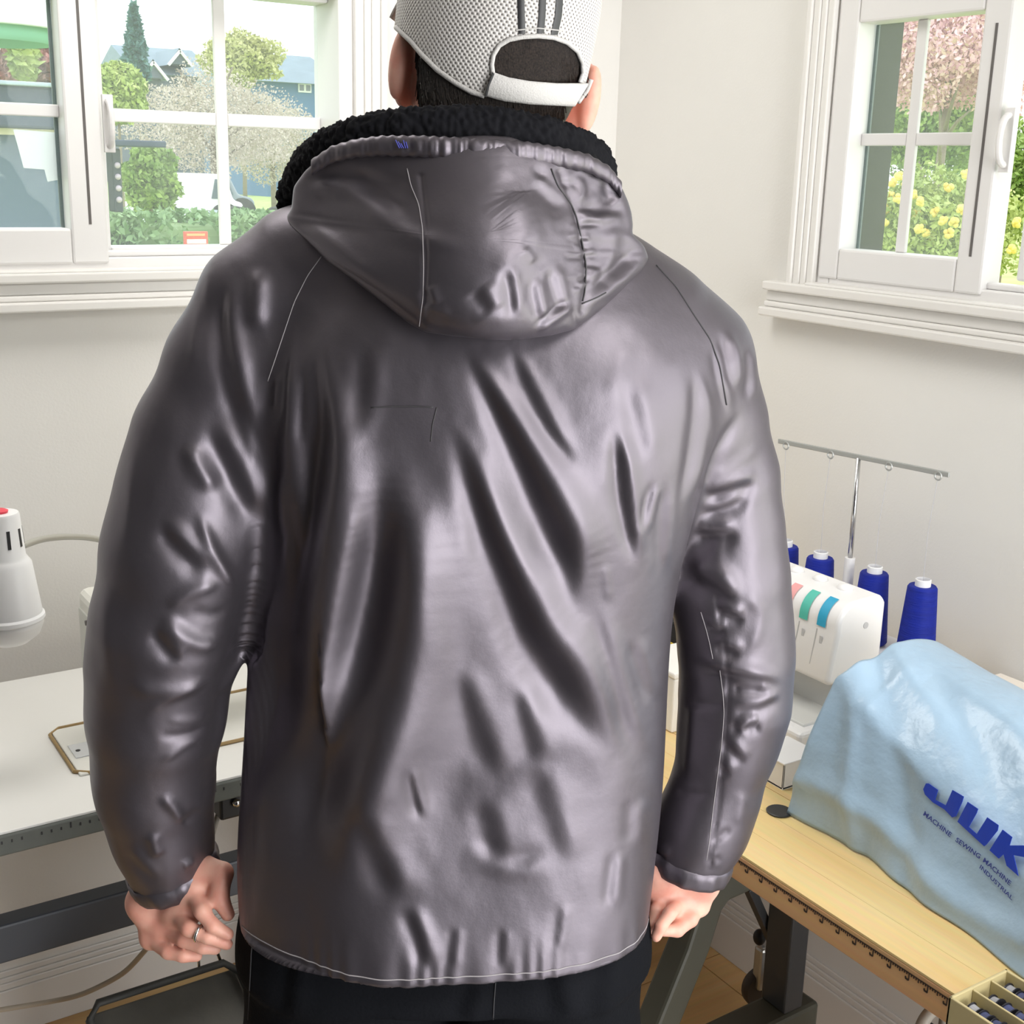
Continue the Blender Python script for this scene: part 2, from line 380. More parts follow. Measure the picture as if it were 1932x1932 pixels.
def leafy(name, parent, m, n, centre, radii, size, seed, shell=0.5, squash=None):
    V, F = leaves(n, centre, radii, size, shell, seed=seed, squash=squash)
    o = mesh_obj(name, V, F, m, parent); o['kind'] = 'stuff'; return o
def branches(mb, base, top, r0, n, spread, seed):
    r = np.random.default_rng(seed); base = np.array(base, float); top = np.array(top, float)
    mb.tube([base, base*0.5+top*0.5+r.normal(size=3)*0.04*spread, top], [r0, r0*0.8, r0*0.5], 7)
    for i in range(n):
        t = 0.45+0.5*r.random(); p = base+(top-base)*t; a = 2*math.pi*r.random()
        q = p+np.array((math.cos(a)*spread, math.sin(a)*spread, spread*(0.5+0.6*r.random())))
        mb.tube([p, (p+q)/2+np.array((0, 0, 0.08*spread)), q], [r0*0.4, r0*0.28, r0*0.12], 5)
M_bark = mat('tree_bark', (0.33, 0.27, 0.22), 0.9, var=0.3, vscale=10)
M_g1 = leaf_mat('leaf_fresh_green', (0.36, 0.48, 0.13), (0.17, 0.29, 0.06))
M_g2 = leaf_mat('leaf_yellow_green', (0.55, 0.62, 0.22), (0.34, 0.44, 0.12))
M_g3 = leaf_mat('leaf_conifer', (0.14, 0.28, 0.27), (0.09, 0.20, 0.20))
M_g4 = leaf_mat('leaf_hedge', (0.32, 0.46, 0.22), (0.16, 0.30, 0.12))
M_g5 = leaf_mat('leaf_gold', (0.62, 0.62, 0.28), (0.46, 0.46, 0.18))
M_pale = leaf_mat('blossom_pale', (0.62, 0.53, 0.46), (0.52, 0.47, 0.36))
M_pink = leaf_mat('blossom_pink', (0.95, 0.66, 0.72), (0.72, 0.44, 0.48))
M_red = leaf_mat('leaf_red', (0.45, 0.18, 0.17), (0.22, 0.11, 0.09))
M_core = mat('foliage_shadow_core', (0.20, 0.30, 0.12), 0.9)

def tree(name, label, px, py0, py1, pxw, Y, m, n, size, seed, trunk_py=None, axis='y', shell=0.35, core=None, cat='tree', group=None, squash=None, bark=True):
    f = at_y if axis == 'y' else at_x
    c = f(px, (py0+py1)/2, Y); a = f(px, py0, Y); b = f(px, py1, Y); l = f(px-pxw/2, (py0+py1)/2, Y); r = f(px+pxw/2, (py0+py1)/2, Y)
    rz = (a[2]-b[2])/2; rx = np.linalg.norm(r-l)/2
    t = thing(name, label, cat, (c[0], c[1], GZ), group)
    leafy('crown', t, m, n, c, (rx, rx, rz), size, seed, shell, squash)
    if bark:
        mb = MB(); branches(mb, (c[0], c[1], GZ-0.05), c+np.array((0, 0, rz*0.3)), max(rx*0.06, 0.03), 7, rx*0.5, seed); mb.build('trunk', M_bark, t, smooth=True)
    return t, c, rx, rz
# --- left window
h0 = at_y(190, 388, 7.2); h1 = at_y(500, 388, 7.2)
hd = thing('hedge', 'clipped green hedge just outside the left window', 'hedge', ((h0[0]+h1[0])/2, 7.2, GZ))
c = np.array(((h0[0]+h1[0])/2, 7.5, (GZ+1.32)/2)); hr = np.array(((h1[0]-h0[0])/2+0.3, 0.5, 0.6))
def boxy(P):
    D = (P-c)/hr; return c+np.sign(D)*np.abs(D)**0.45*0.98*hr
V, F = leaves(16000, c, hr, 0.024, 0.75, seed=3, squash=boxy)
o = mesh_obj('foliage', V, F, M_g4, hd); o['kind'] = 'stuff'
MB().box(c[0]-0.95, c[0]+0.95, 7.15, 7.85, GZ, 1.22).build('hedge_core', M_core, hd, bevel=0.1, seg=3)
tree('round_shrub', 'round yellow-green shrub beside the dark garage post', 283, 278, 402, 105, 12.0, M_g1, 8000, 0.03, 11, cat='shrub', shell=0.3)
tree('broadleaf_tree', 'pale green leafy tree at the left edge of the right-hand pane', 222, 120, 235, 100, 19.0, M_g2, 7000, 0.05, 12)
tree('conifer', 'tall blue-green conifer rising behind the gabled house', 255, 14, 170, 58, 46.0, M_g3, 3500, 0.2, 13, cat='tree',
     squash=lambda P: P*0+np.stack([P[:, 0]-(P[:, 0]-P[:, 0].mean())*np.clip((P[:, 2]-P[:, 2].min())/(np.ptp(P[:, 2])), 0, 0.93), P[:, 1]-(P[:, 1]-P[:, 1].mean())*np.clip((P[:, 2]-P[:, 2].min())/(np.ptp(P[:, 2])), 0, 0.93), P[:, 2]], 1))
tree('golden_tree', 'golden-leaved tree behind the centre bar of the left window', 455, 62, 160, 140, 52.0, M_g5, 7000, 0.10, 14)
tree('cherry_tree', 'wide pale pink blossoming tree whose crown fills the middle of the left window', 405, 132, 330, 320, 33.0, M_pale, 22000, 0.035, 15, shell=0.3)
tree('cherry_tree', 'smaller pale blossoming tree half hidden by the hood of the jacket', 515, 190, 345, 190, 37.5, M_pale, 12000, 0.038, 16, shell=0.3)
tree('red_shrub', 'dark red leafed shrub above the garage roof', 60, 78, 175, 150, 9.5, M_red, 6000, 0.03, 17, cat='shrub')
tree('green_shrub', 'light green sprig of shrub in front of the red shrub', 45, 80, 150, 50, 8.9, M_g2, 500, 0.05, 18, cat='shrub', shell=0.1, bark=False)
# garage next door
M_navy = mat('navy_fascia', (0.05, 0.07, 0.12), 0.5); M_gar = mat('blue_grey_siding', (0.11, 0.16, 0.24), 0.7, var=0.06, vscale=3); M_post = mat('dark_post_paint', (0.05, 0.06, 0.08), 0.6)
Yg = 6.0
ga = at_y(-260, 250, Yg); gb = at_y(222, 250, Yg); gt = at_y(60, 243, Yg)[2]
gar = thing('garage', 'blue-grey neighbouring garage with navy roof edge behind the left pane', 'garage', (gb[0]-0.6, Yg, GZ))
MB().box(ga[0], at_y(168, 300, Yg)[0], Yg, Yg+0.2, GZ, gt).build('wall', M_gar, gar)
for pa, pb in ((166, 200), (208, 243)):
    za, zb = at_y(60, pb, Yg)[2], at_y(60, pa, Yg)[2]
    MB().box(ga[0], at_y(160, 200, Yg)[0], Yg-0.12, Yg+0.1, za, zb).build('fascia_board', M_navy, gar, bevel=0.01)
MB().box(ga[0], at_y(165, 200, Yg)[0], Yg-0.16, Yg+0.4, at_y(60, 166, Yg)[2], at_y(60, 158, Yg)[2]).build('roof_edge', mat('pale_gutter', (.42, .5, .6), .4), gar, bevel=0.005)
MB().box(ga[0], at_y(160, 250, Yg)[0], Yg-0.05, Yg-0.02, at_y(60, 256, Yg)[2], at_y(60, 244, Yg)[2]).build('trim_strip', mat('tan_trim', (.78, .70, .52), .6), gar)
p0, p1 = at_y(206, 280, Yg), at_y(234, 400, Yg)
MB().box(p0[0], p1[0]-0.012, Yg-0.04, Yg+0.06, p1[2], p0[2]).build('post', M_post, gar, bevel=0.008)
q = MB()
for i in range(4):
    z = p1[2]+(p0[2]-p1[2])*(0.2+0.18*i); MB().ball(((p0[0]+p1[0])/2-0.006, Yg-0.045, z), 0.014, 8, 6).build('post_ornament', mat('pale_ornament', (.6, .5, .6), .5), gar, smooth=True)
b0, b1 = at_y(196, 260, Yg), at_y(301, 275, Yg)
MB().box(b0[0]-0.1, b1[0], Yg-0.1, Yg+0.15, at_y(250, 277, Yg)[2], at_y(250, 265, Yg)[2]).build('beam', M_navy, gar, bevel=0.006)
# patio umbrella
uc = at_y(-30, 10, 8.05)
um = thing('patio_umbrella', 'white patio umbrella with a green band at the top left', 'umbrella', (uc[0], uc[1], GZ))
rb = at_y(118, 60, 8.05)[0]-uc[0]
MB().lathe([(0.02, uc[2]+0.30), (rb*0.5, uc[2]+0.16), (rb, at_y(118, 62, 8.05)[2]), (rb*0.99, at_y(118, 64, 8.05)[2]-0.005), (0.02, uc[2]+0.2)], (uc[0], uc[1], 0), 24).build('canopy', mat('umbrella_white', (.84, .90, .88), .7), um, smooth=True)
zt = at_y(60, 62, 8.05)[2]; zb_ = at_y(20, 84, 8.05)[2]
MB().lathe([(rb*0.86, zt+0.02), (rb*0.84, zb_), (rb*0.82, zb_), (rb*0.84, zt+0.02)], (uc[0], uc[1], 0), 24).build('valance', mat('umbrella_green', (.28, .62, .46), .7), um, smooth=True)
MB().tube([(uc[0], uc[1], GZ), (uc[0], uc[1], uc[2]+0.28)], 0.025, 10).build('pole', M_white, um)
# houses far behind
def gable_house(name, label, X0, X1, Y, z_eave, z_ridge, wallm, roofm, gables, win=()):
    t = thing(name, label, 'house', ((X0+X1)/2, Y, GZ))
    MB().box(X0, X1, Y, Y+8, GZ, z_eave).build('wall', wallm, t)
    MB().prism([(X0-0.4, Y-0.5, z_eave-0.1), (X0-0.4, Y+8.5, z_eave-0.1), (X0-0.4, Y+4, z_ridge)], (X1-X0+0.8, 0, 0)).build('roof', roofm, t)
    for gx, gw, gz0, gz1 in gables:
        MB().prism([(gx-gw, Y-1.2, gz0), (gx+gw, Y-1.2, gz0), (gx, Y-1.2, gz1)], (0, 4.5, 0)).build('gable', wallm, t)
        for sg in (-1, 1):
            MB().beam((gx+sg*(gw+0.25), Y-1.35, gz0-0.1), (gx, Y-1.35, gz1+0.02), 0.14, 0.16).build('barge_board', M_white, t)
            MB().add([(gx+sg*(gw+0.3), Y-1.3, gz0-0.1), (gx, Y-1.3, gz1+0.2), (gx, Y+3.2, gz1+0.2), (gx+sg*(gw+0.3), Y+3.2, gz0-0.1)], [(0, 1, 2, 3)]).build('gable_roof', roofm, t)
    for (x0, x1, z0, z1) in win:
        wfr = MB().box(x0, x1, Y-0.08, Y, z0, z1).build('window', M_white, t)
        nw = 2
        for i in range(nw):
            a = x0+(x1-x0)*(i+0.18)/nw; b = x0+(x1-x0)*(i+0.82)/nw
            MB().box(a, b, Y-0.1, Y-0.06, z0+(z1-z0)*0.18, z1-(z1-z0)*0.18).build('pane', mat('house_pane', (.16, .18, .22), .2), wfr)
    return t
M_roof = mat('slate_roof', (0.26, 0.33, 0.40), 0.8, var=0.15, vscale=2); M_hwall = mat('house_cladding', (0.12, 0.14, 0.19), 0.8); M_blue = mat('blue_cladding', (0.10, 0.20, 0.36), 0.8)
Yh = 80.0
A = at_y(262, 150, Yh); B = at_y(392, 95, Yh)
g1 = at_y(288, 118, Yh-1.2); g1b = at_y(308, 148, Yh-1.2); g2 = at_y(338, 97, Yh-1.2); g2b = at_y(354, 122, Yh-1.2)
gable_house('gabled_house', 'distant grey house with two white trimmed gables', A[0], B[0], Yh, at_y(330, 140, Yh)[2], at_y(330, 92, Yh)[2]+0.3, M_hwall, M_roof,
            [(g1[0], g1b[0]-g1[0], g1b[2], g1[2]), (g2[0], g2b[0]-g2[0], g2b[2], g2[2])])
A = at_y(500, 160, 55); B = at_y(640, 160, 55); wA = at_y(562, 174, 55); wB = at_y(586, 158, 55)
gable_house('blue_house', 'distant blue house with slate roof behind the right pane edge', A[0], B[0], 55.0, at_y(540, 152, 55)[2], at_y(540, 104, 59)[2], M_blue, M_roof, [], [(wA[0], wB[0], wA[2], wB[2])])
# parked vehicles
M_tyre = mat('tyre_rubber', (0.03, 0.03, 0.03), 0.8); M_carglass = mat('car_glass', (0.10, 0.13, 0.16), 0.1)
def vehicle(name, label, px, py_bottom, Y, length, height, paint, van=False, cat='car'):
    b = at_y(px, py_bottom, Y); t = thing(name, label, cat, (b[0], Y, GZ)); z = GZ+0.01; L = length; H = height; x0 = b[0]-L/2
    if van: prof = [(0, .25), (L, .25), (L, H*0.55), (L*0.9, H*0.6), (L*0.82, H), (0.02*L, H), (0, H*0.9)]
    else: prof = [(0, .25), (L, .25), (L, H*0.5), (L*0.96, H*0.58), (L*0.75, H*0.64), (L*0.62, H*0.98), (L*0.28, H), (L*0.1, H*0.66), (0, H*0.6)]
    MB().prism([(x0+a, Y-0.8, z+c) for a, c in prof], (0, 1.65, 0)).build('body', paint, t, bevel=0.06, seg=3)
    wz = (H*0.62, H*0.92)
    wx = ((L*0.66, L*0.82),) if van else ((L*0.22, L*0.44), (L*0.46, L*0.66))
    for a, c in wx:
        MB().prism([(x0+a, Y-0.82, z+wz[0]), (x0+c, Y-0.82, z+wz[0]), (x0+c-0.12, Y-0.82, z+wz[1]), (x0+a+0.08, Y-0.82, z+wz[1])], (0, 0.03, 0)).build('side_window', M_carglass, t)
    for a in (L*0.18, L*0.8):
        MB().lathe([(0.18, -.09), (0.32, -.09), (0.34, -.03), (0.34, .07), (0.2, .09)], (x0+a, Y-0.75, z+0.335), 18, (0, 1, 0)).build('wheel', M_tyre, t)
    return t
vehicle('white_van', 'white van parked on the street behind the hedge', 345, 406, 25.0, 1.9, 1.2, mat('white_paint', (.9, .9, .9), .3, coat=.5), True, 'van')
vehicle('dark_car', 'dark grey car parked right of the white van', 398, 408, 28.6, 1.5, 1.15, mat('grey_car_paint', (.20, .24, .27), .3, coat=.5))
vehicle('blue_car', 'small blue-grey car beside the man\'s left shoulder', 458, 420, 23.0, 1.3, 0.55, mat('blue_car_paint', (.28, .38, .46), .3, coat=.5))
# yard sign
sp = at_y(369, 448, 6.4)
sg = thing('yard_sign', 'small red and white yard sign in front of the hedge', 'sign', (sp[0], 6.4, GZ))
MB().box(sp[0]-0.062, sp[0]+0.062, 6.39, 6.41, sp[2]-0.055, sp[2]+0.03).build('panel', mat('sign_red', (.86, .16, .12), .5), sg, bevel=0.003)
MB().box(sp[0]-0.05, sp[0]+0.05, 6.386, 6.39, sp[2]-0.03, sp[2]-0.008).build('stripe', M_white, sg)
MB().box(sp[0]-0.05, sp[0]+0.045, 6.386, 6.39, sp[2]+0.008, sp[2]+0.02).build('stripe', mat('sign_orange', (.95, .5, .25), .5), sg)
for dx in (-0.04, 0.04): MB().box(sp[0]+dx-.005, sp[0]+dx+.005, 6.41, 6.42, GZ, sp[2]+0.02).build('stake', M_white, sg)
# flat white shape behind the left pane, standing in for a reflection
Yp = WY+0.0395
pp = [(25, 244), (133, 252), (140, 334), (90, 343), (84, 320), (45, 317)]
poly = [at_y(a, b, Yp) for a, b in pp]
tag(MB().prism(poly, (0, 0.0012, 0)).build('pane_reflection', mat('reflection_white', (.93, .93, .93), .8)), 'white cut-out standing for a reflection on the left window pane', 'reflection')
# --- right window
M_olive = mat('olive_render', (0.040, 0.040, 0.026), 0.85, var=0.12, vscale=4)
xa = 2.75
y0, y1 = at_x(1545, 250, xa)[1], at_x(1686, 250, xa+0.16)[1]
ol = thing('porch_column', 'olive grey porch column outside the right window', 'column', (xa, (y0+y1)/2, GZ))
MB().box(xa, xa+0.16, y1, y0, GZ, 3.0).build('shaft', M_olive, ol)
MB().box(xa-0.02, xa+0.18, y1-0.02, y0+0.02, GZ, GZ+0.25).build('base', M_olive, ol, bevel=0.01)
MB().box(xa-0.02, xa+0.18, y1-0.02, y0+0.02, 2.85, 3.0).build('capital', M_olive, ol, bevel=0.01)
tree('blossom_tree', 'pink blossoming tree filling the top of the right window', 1800, -60, 215, 330, 7.5, M_pink, 24000, 0.018, 31, axis='x', shell=0.25)
tree('leafy_tree', 'bright green leafy tree below the pink blossoms', 1750, 130, 330, 230, 9.0, M_g1, 16000, 0.024, 32, axis='x', shell=0.25)
tree('leafy_shrub', 'green shrub far right behind the yellow rhododendron', 1905, 230, 440, 210, 11.0, M_g1, 10000, 0.03, 33, axis='x', shell=0.25, cat='shrub')
t, c, rx, rz = tree('yellow_rhododendron', 'yellow flowering rhododendron bush low in the right window', 1760, 330, 540, 250, 5.0, M_g2, 16000, 0.015, 34, axis='x', shell=0.3, cat='shrub')
M_yel = mat('rhododendron_yellow', (0.92, 0.78, 0.22), 0.6, var=0.25, vscale=30, vcolor=(.85, .62, .14))
fl0 = None
for i, (fx, fy) in enumerate([(1683, 345), (1697, 333), (1680, 370), (1695, 375), (1672, 395), (1724, 366), (1738, 380), (1790, 352), (1822, 330), (1765, 400), (1778, 415), (1735, 432), (1748, 440),
                              (1672, 452), (1800, 420), (1815, 395), (1730, 405), (1690, 410), (1710, 350), (1790, 440), (1760, 455), (1668, 420), (1920, 420), (1910, 470)]):
    p = at_x(fx, fy, 4.6+0.25*random.random())
    q = MB()
    r = np.random.default_rng(i)
    for k in range(9):
        d = r.normal(size=3); d /= np.linalg.norm(d); q.ball(p+d*0.014, 0.012, 6, 4)
    q.build('flower_cluster', M_yel, t, smooth=True)
# ------------------------------------------------------------------ left: industrial sewing table
M_ltop = mat('white_laminate', (0.82, 0.81, 0.78), 0.3, var=0.03, vscale=4)
M_ledge = mat('dark_grey_edging', (0.13, 0.14, 0.125), 0.6, var=0.15, vscale=20)
M_frame = mat('dark_steel_paint', (0.045, 0.047, 0.05), 0.45)
M_olive_st = mat('olive_steel_paint', (0.075, 0.077, 0.060), 0.45, var=0.1, vscale=12)
M_cream = mat('cream_enamel', (0.75, 0.74, 0.68), 0.3)
LT = 0.735
tb = thing('sewing_table', 'white topped sewing table with dark grey edge at the left', 'table', (0.3, 1.84, 0))
MB().box(-0.55, 0.93, 1.592, 2.11, LT-0.034, LT-0.004).build('tabletop', M_ledge, tb, bevel=0.003)
MB().box(-0.548, 0.928, 1.594, 2.108, LT-0.004, LT).build('laminate_surface', M_ltop, tb, bevel=0.001)
q = MB()
for i in range(60):
    xx = -0.1+i*0.0125; hh = 0.004 if i % 4 else 0.008
    if 0.05 < random.random(): q.box(xx, xx+0.002, 1.5912, 1.5925, LT-0.016, LT-0.016+hh)
o = q.build('edge_scale', M_black, tb); o['kind'] = 'stuff'
for xx in (-0.45, 0.85):
    MB().box(xx-0.03, xx+0.03, 1.84, 1.90, 0.06, LT-0.034).build('leg', M_frame, tb, bevel=0.004)
    MB().box(xx-0.03, xx+0.03, 1.62, 2.10, 0.0, 0.06).build('foot', M_frame, tb, bevel=0.006)
    MB().box(xx-0.03, xx+0.03, 1.66, 2.06, LT-0.074, LT-0.034).build('top_bracket', M_frame, tb, bevel=0.004)
MB().box(-0.42, 0.82, 1.88, 1.92, 0.358, 0.424).build('stretcher', mat('blue_grey_steel', (0.085, 0.095, 0.115), 0.45), tb, bevel=0.004)
sw = MB().box(0.565, 0.605, 1.615, 1.66, LT-0.078, LT-0.034).build('switch_box', M_black, tb, bevel=0.004)
MB().ball((0.588, 1.612, LT-0.052), 0.007, 10, 7).build('switch_button', M_chrome, sw, smooth=True)
MB().tube([(0.57, 1.64, LT-0.08), (0.562, 1.66, 0.6), (0.556, 1.70, 0.48), (0.55, 1.8, 0.36)], 0.004, 8).build('switch_cord', mat('grey_cord', (.33, .30, .26), .6), sw, smooth=True)
pd = thing('treadle', 'dark grey treadle plate under the white sewing table', 'pedal', (0.46, 1.5, 0.0))
n0 = at_y(168, 1905, 1.66); n1 = at_y(443, 1812, 1.66)
za = n1[2]
x0p, x1p = n0[0]-0.005, n1[0]
M_tread = mat('worn_grey_steel', (0.12, 0.115, 0.10), 0.55, var=0.35, vscale=9, vcolor=(.07, .068, .062), bump=0.3, bscale=90)
def slab(mb, x0, x1, ya, za_, yb, zb_, t):
    d = np.array((0, yb-ya, zb_-za_)); d = d/np.linalg.norm(d); nrm = np.array((0, -d[2], d[1]))*t
    return mb.prism([(x0, ya, za_), (x1, ya, za_), (x1, yb, zb_), (x0, yb, zb_)], nrm)
slab(MB(), x0p, x1p, 1.66, za-0.012, 1.40, za-0.13, 0.012).build('plate', M_tread, pd, bevel=0.004)
rim = MB(); pr = 0.006
P4 = [np.array(p) for p in ((x0p, 1.66, za+0.002), (x1p, 1.66, za+0.002), (x1p, 1.40, za-0.116), (x0p, 1.40, za-0.116))]
path = []
for i in range(4):
    a, b = P4[i], P4[(i+1) % 4]; path += [a+(b-a)*0.08, a+(b-a)*0.5, a+(b-a)*0.92]
rim.tube(path, pr, 8, closed=True).build('rim', mat('rim_dark_steel', (.07, .07, .066), .5), pd, smooth=True)
MB().tube([(x1p-0.055, 1.665, za), (x1p-0.055, 1.665, za+0.045)], 0.0022, 8).build('pin', M_chrome, pd)
MB().ball((x1p-0.055, 1.665, za+0.048), 0.006, 10, 7).build('pin_knob', M_chrome, pd, smooth=True)
MB().tube([(x1p-0.02, 1.665, za), (x1p-0.028, 1.665, za+0.03), (x1p-0.015, 1.66, za+0.042), (x1p-0.008, 1.66, za+0.03)], 0.0025, 8).build('hook', M_chrome, pd, smooth=True)
for xx in (x0p+0.02, x1p-0.02):
    MB().box(xx-0.012, xx+0.012, 1.50, 1.56, 0.0, za-0.07).build('support', M_frame, pd, bevel=0.003)
pc = [at_y(285, 1780, 1.75), at_y(235, 1838, 1.8), at_y(150, 1880, 1.85), at_y(60, 1896, 1.9), at_y(-60, 1915, 1.95)]
def smooth_path(P, n=40):
    P = np.array(P, float); t = np.linspace(0, 1, len(P)); u = np.linspace(0, 1, n); out = np.stack([np.interp(u, t, P[:, k]) for k in range(3)], 1)
    for _ in range(12): out[1:-1] = (out[:-2]+2*out[1:-1]+out[2:])/4
    return out
tag(MB().tube(smooth_path(pc), 0.0042, 8).build('power_cord', mat('beige_cord', (.52, .45, .36), .6), smooth=True), 'beige power cord hanging in a loop below the white sewing table', 'cord')

# lockstitch machine head set into the table
mc = thing('sewing_machine', 'cream industrial sewing machine head half hidden behind the left sleeve', 'sewing machine', (0.64, 1.79, LT))
bedx0, bedx1, bedy0, bedy1 = 0.392, 0.885, 1.70, 1.868
MB().box(bedx0, bedx1, bedy0, bedy1, LT, LT+0.004).build('bed', mat('bed_plate', (.76, .75, .70), .3), mc, bevel=0.0015)
ol_ = []
for (a, b) in ((0.388, 1.715), (0.388, 1.855), (0.405, 1.872), (0.60, 1.873), (0.885, 1.873), (0.889, 1.78), (0.885, 1.697), (0.60, 1.697), (0.41, 1.698)): ol_.append((a, b, LT+0.0029))
MB().tube(ol_, 0.0028, 6, closed=True).build('bed_gasket', mat('brown_gasket', (.34, .23, .10), .7), mc)
MB().box(0.400, 0.47, 1.752, 1.80, LT+0.004, LT+0.0055).build('slide_plate', mat('steel_plate', (.72, .74, .76), .25, metal=.5), mc, bevel=0.001)
MB().lathe([(0.0035, 0), (0.0035, 0.0008)], (0.409, 1.775, LT+0.0052), 12).build('screw', M_black, mc)
MB().box(0.765, 0.872, 1.725, 1.845, LT+0.004, 0.99).build('pillar', M_cream, mc, bevel=0.025, seg=4)
MB().box(0.50, 0.82, 1.745, 1.835, 0.885, 0.985).build('arm', M_cream, mc, bevel=0.025, seg=4)
hd_ = MB().box(0.437, 0.515, 1.745, 1.835, 0.795, 0.972).build('head', M_cream, mc, bevel=0.014, seg=3)
MB().box(0.4345, 0.4375, 1.757, 1.823, 0.81, 0.945).build('face_plate', mat('grey_cream_plate', (.60, .60, .55), .35), hd_, bevel=0.003)
for zz in (0.935, 0.82): MB().lathe([(0.004, 0), (0.004, 0.003)], (0.4345, 1.775, zz), 10, (-1, 0, 0)).build('screw', M_slot, hd_)
MB().tube([(0.463, 1.79, 0.80), (0.463, 1.79, LT+0.03)], 0.004, 10).build('needle_bar', M_chrome, mc)
MB().box(0.452, 0.475, 1.772, 1.80, LT+0.006, LT+0.013).build('presser_foot', M_chrome, mc, bevel=0.002)
MB().tube([(0.463, 1.80, 0.80), (0.463, 1.80, LT+0.01)], 0.003, 8).build('presser_bar', M_chrome, mc)
MB().lathe([(0.011, 0), (0.0115, 0.006), (0.0075, 0.008), (0.0065, 0.02), (0.010, 0.033), (0.0135, 0.038), (0.0135, 0.041), (0.004, 0.042)], (0.475, 1.79, 0.970), 20).build('pressure_knob', mat('aged_brass', (.55, .48, .36), .35, metal=.6), mc, smooth=False, auto=40)
MB().lathe([(0.02, 0), (0.055, 0.003), (0.06, 0.012), (0.06, 0.026), (0.03, 0.03)], (0.872, 1.785, 0.93), 26, (1, 0, 0)).build('hand_wheel', M_cream, mc, auto=40)
# gooseneck lamp
lc = at_y(3, 1010, 1.74)
LX, LY = lc[0], 1.74
pxm = np.linalg.norm(at_y(53, 1060, 1.74)-at_y(3, 1060, 1.74))/50
zz = lambda py: at_y(10, py, 1.74)[2]
lm = thing('gooseneck_lamp', 'white gooseneck lamp with a slotted shade at the left edge', 'lamp', (0.70, 2.03, LT))
prof = [(0.005, zz(966)), (34*pxm, zz(966)), (36*pxm, zz(970)), (42*pxm, zz(1048)), (46*pxm, zz(1054)), (52*pxm, zz(1062)), (65*pxm, zz(1156)), (69*pxm, zz(1160)), (70*pxm, zz(1166)), (67*pxm, zz(1169)), (60*pxm, zz(1160)), (45*pxm, zz(1064)), (30*pxm, zz(1050)), (0.004, zz(1046))]
sh = MB().lathe(prof, (LX, LY, 0), 48).build('shade', M_white, lm, auto=30)
cdir = np.array((-LX, -LY, 0.0)); cdir /= np.linalg.norm(cdir); rdir = np.array((-cdir[1], cdir[0], 0.0))
for a in (-142, -102, -62, -22, 18, 58, 98, 138):
    an = math.radians(a); u_ = cdir*math.cos(an)+rdir*math.sin(an)
    MB().beam(np.array((LX, LY, zz(994)))+u_*(37.4*pxm), np.array((LX, LY, zz(1028)))+u_*(40.2*pxm), 0.0045, 0.0012, up=u_).build('vent_slot', M_black, sh)
MB().lathe([(0.010, 0), (0.011, 0.003), (0.007, 0.005)], (LX, LY, zz(966)), 20).build('switch', mat('red_plastic', (.75, .05, .08), .4), sh)
MB().lathe([(50*pxm, zz(1166)), (66*pxm, zz(1168)), (66*pxm, zz(1178)), (58*pxm, zz(1196)), (35*pxm, zz(1212)), (0.004, zz(1216))], (LX, LY, 0), 40).build('bulb', mat('frosted_bulb', (.86, .85, .83), .3), lm, smooth=True)
arm_ = smooth_path([at_y(42, 1030, 1.76), at_y(80, 1016, 1.80), at_y(125, 1012, 1.85), at_y(170, 1014, 1.9), at_y(215, 1024, 1.95), at_y(330, 1080, 1.98), (0.695, 2.02, 0.86), (0.70, 2.03, LT+0.02)], 60)
MB().tube(arm_, 0.0048, 10).build('gooseneck', mat('grey_beige_steel', (.42, .41, .36), .35, metal=.3), lm, smooth=True)
MB().lathe([(0.045, 0), (0.045, 0.012), (0.03, 0.02), (0.01, 0.026)], (0.70, 2.03, LT), 28).build('base', M_white, lm, auto=40)

# ------------------------------------------------------------------ right: wooden table
RT = 0.755
M_tw = wood_mat('beech_butcher_block', (0.70, 0.48, 0.19), (0.79, 0.57, 0.25), (0.83, 0.64, 0.32), 'Y', rough=0.32)
M_tedge = wood_mat('beech_edge', (0.56, 0.30, 0.14), (0.64, 0.36, 0.17), (0.70, 0.42, 0.20), 'Y', rough=0.45)
wt = thing('wooden_table', 'light wooden work table with ruler markings along its front edge', 'table', (1.35, 1.15, 0))
TX0, TX1, TY0, TY1 = 1.036, 1.665, 0.15, 2.12
top = MB().box(TX0, TX1, TY0, TY1, RT-0.04, RT-0.003).build('tabletop', M_tedge, wt, bevel=0.002)
nst = 12
for i in range(nst):
    a = TX0+(TX1-TX0)*i/nst; b = TX0+(TX1-TX0)*(i+1)/nst
    MB().box(a+0.0003, b-0.0003, TY0, TY1, RT-0.003, RT-0.0002*((i*7) % 3)).build('stave', M_tw, top)
q = MB()
ytk = at_x(1386, 1615, TX0)[1]
zt_ = RT-0.010
q.box(TX0-0.0006, TX0, TY0, ytk+0.01, zt_-0.0006, zt_+0.0008)
i = 0
while ytk-0.0254*i/8 > TY0+0.01:
    yy = ytk-0.0254*i/8
    hgt = 0.0085 if i % 8 == 0 else (0.0045 if i % 4 == 0 else 0.0028)
    q.box(TX0-0.0006, TX0, yy-0.0006, yy+0.0006, zt_-hgt, zt_)
    if i % 8 == 0 and i > 0:
        q.box(TX0-0.0006, TX0, yy, yy+0.0045, zt_-0.0095, zt_-0.0075); q.box(TX0-0.0006, TX0, yy+0.0035, yy+0.005, zt_-0.0085, zt_-0.006)
    i += 1
o = q.build('ruler_marks', mat('burnt_ink', (.035, .02, .012), .7), wt); o['kind'] = 'stuff'
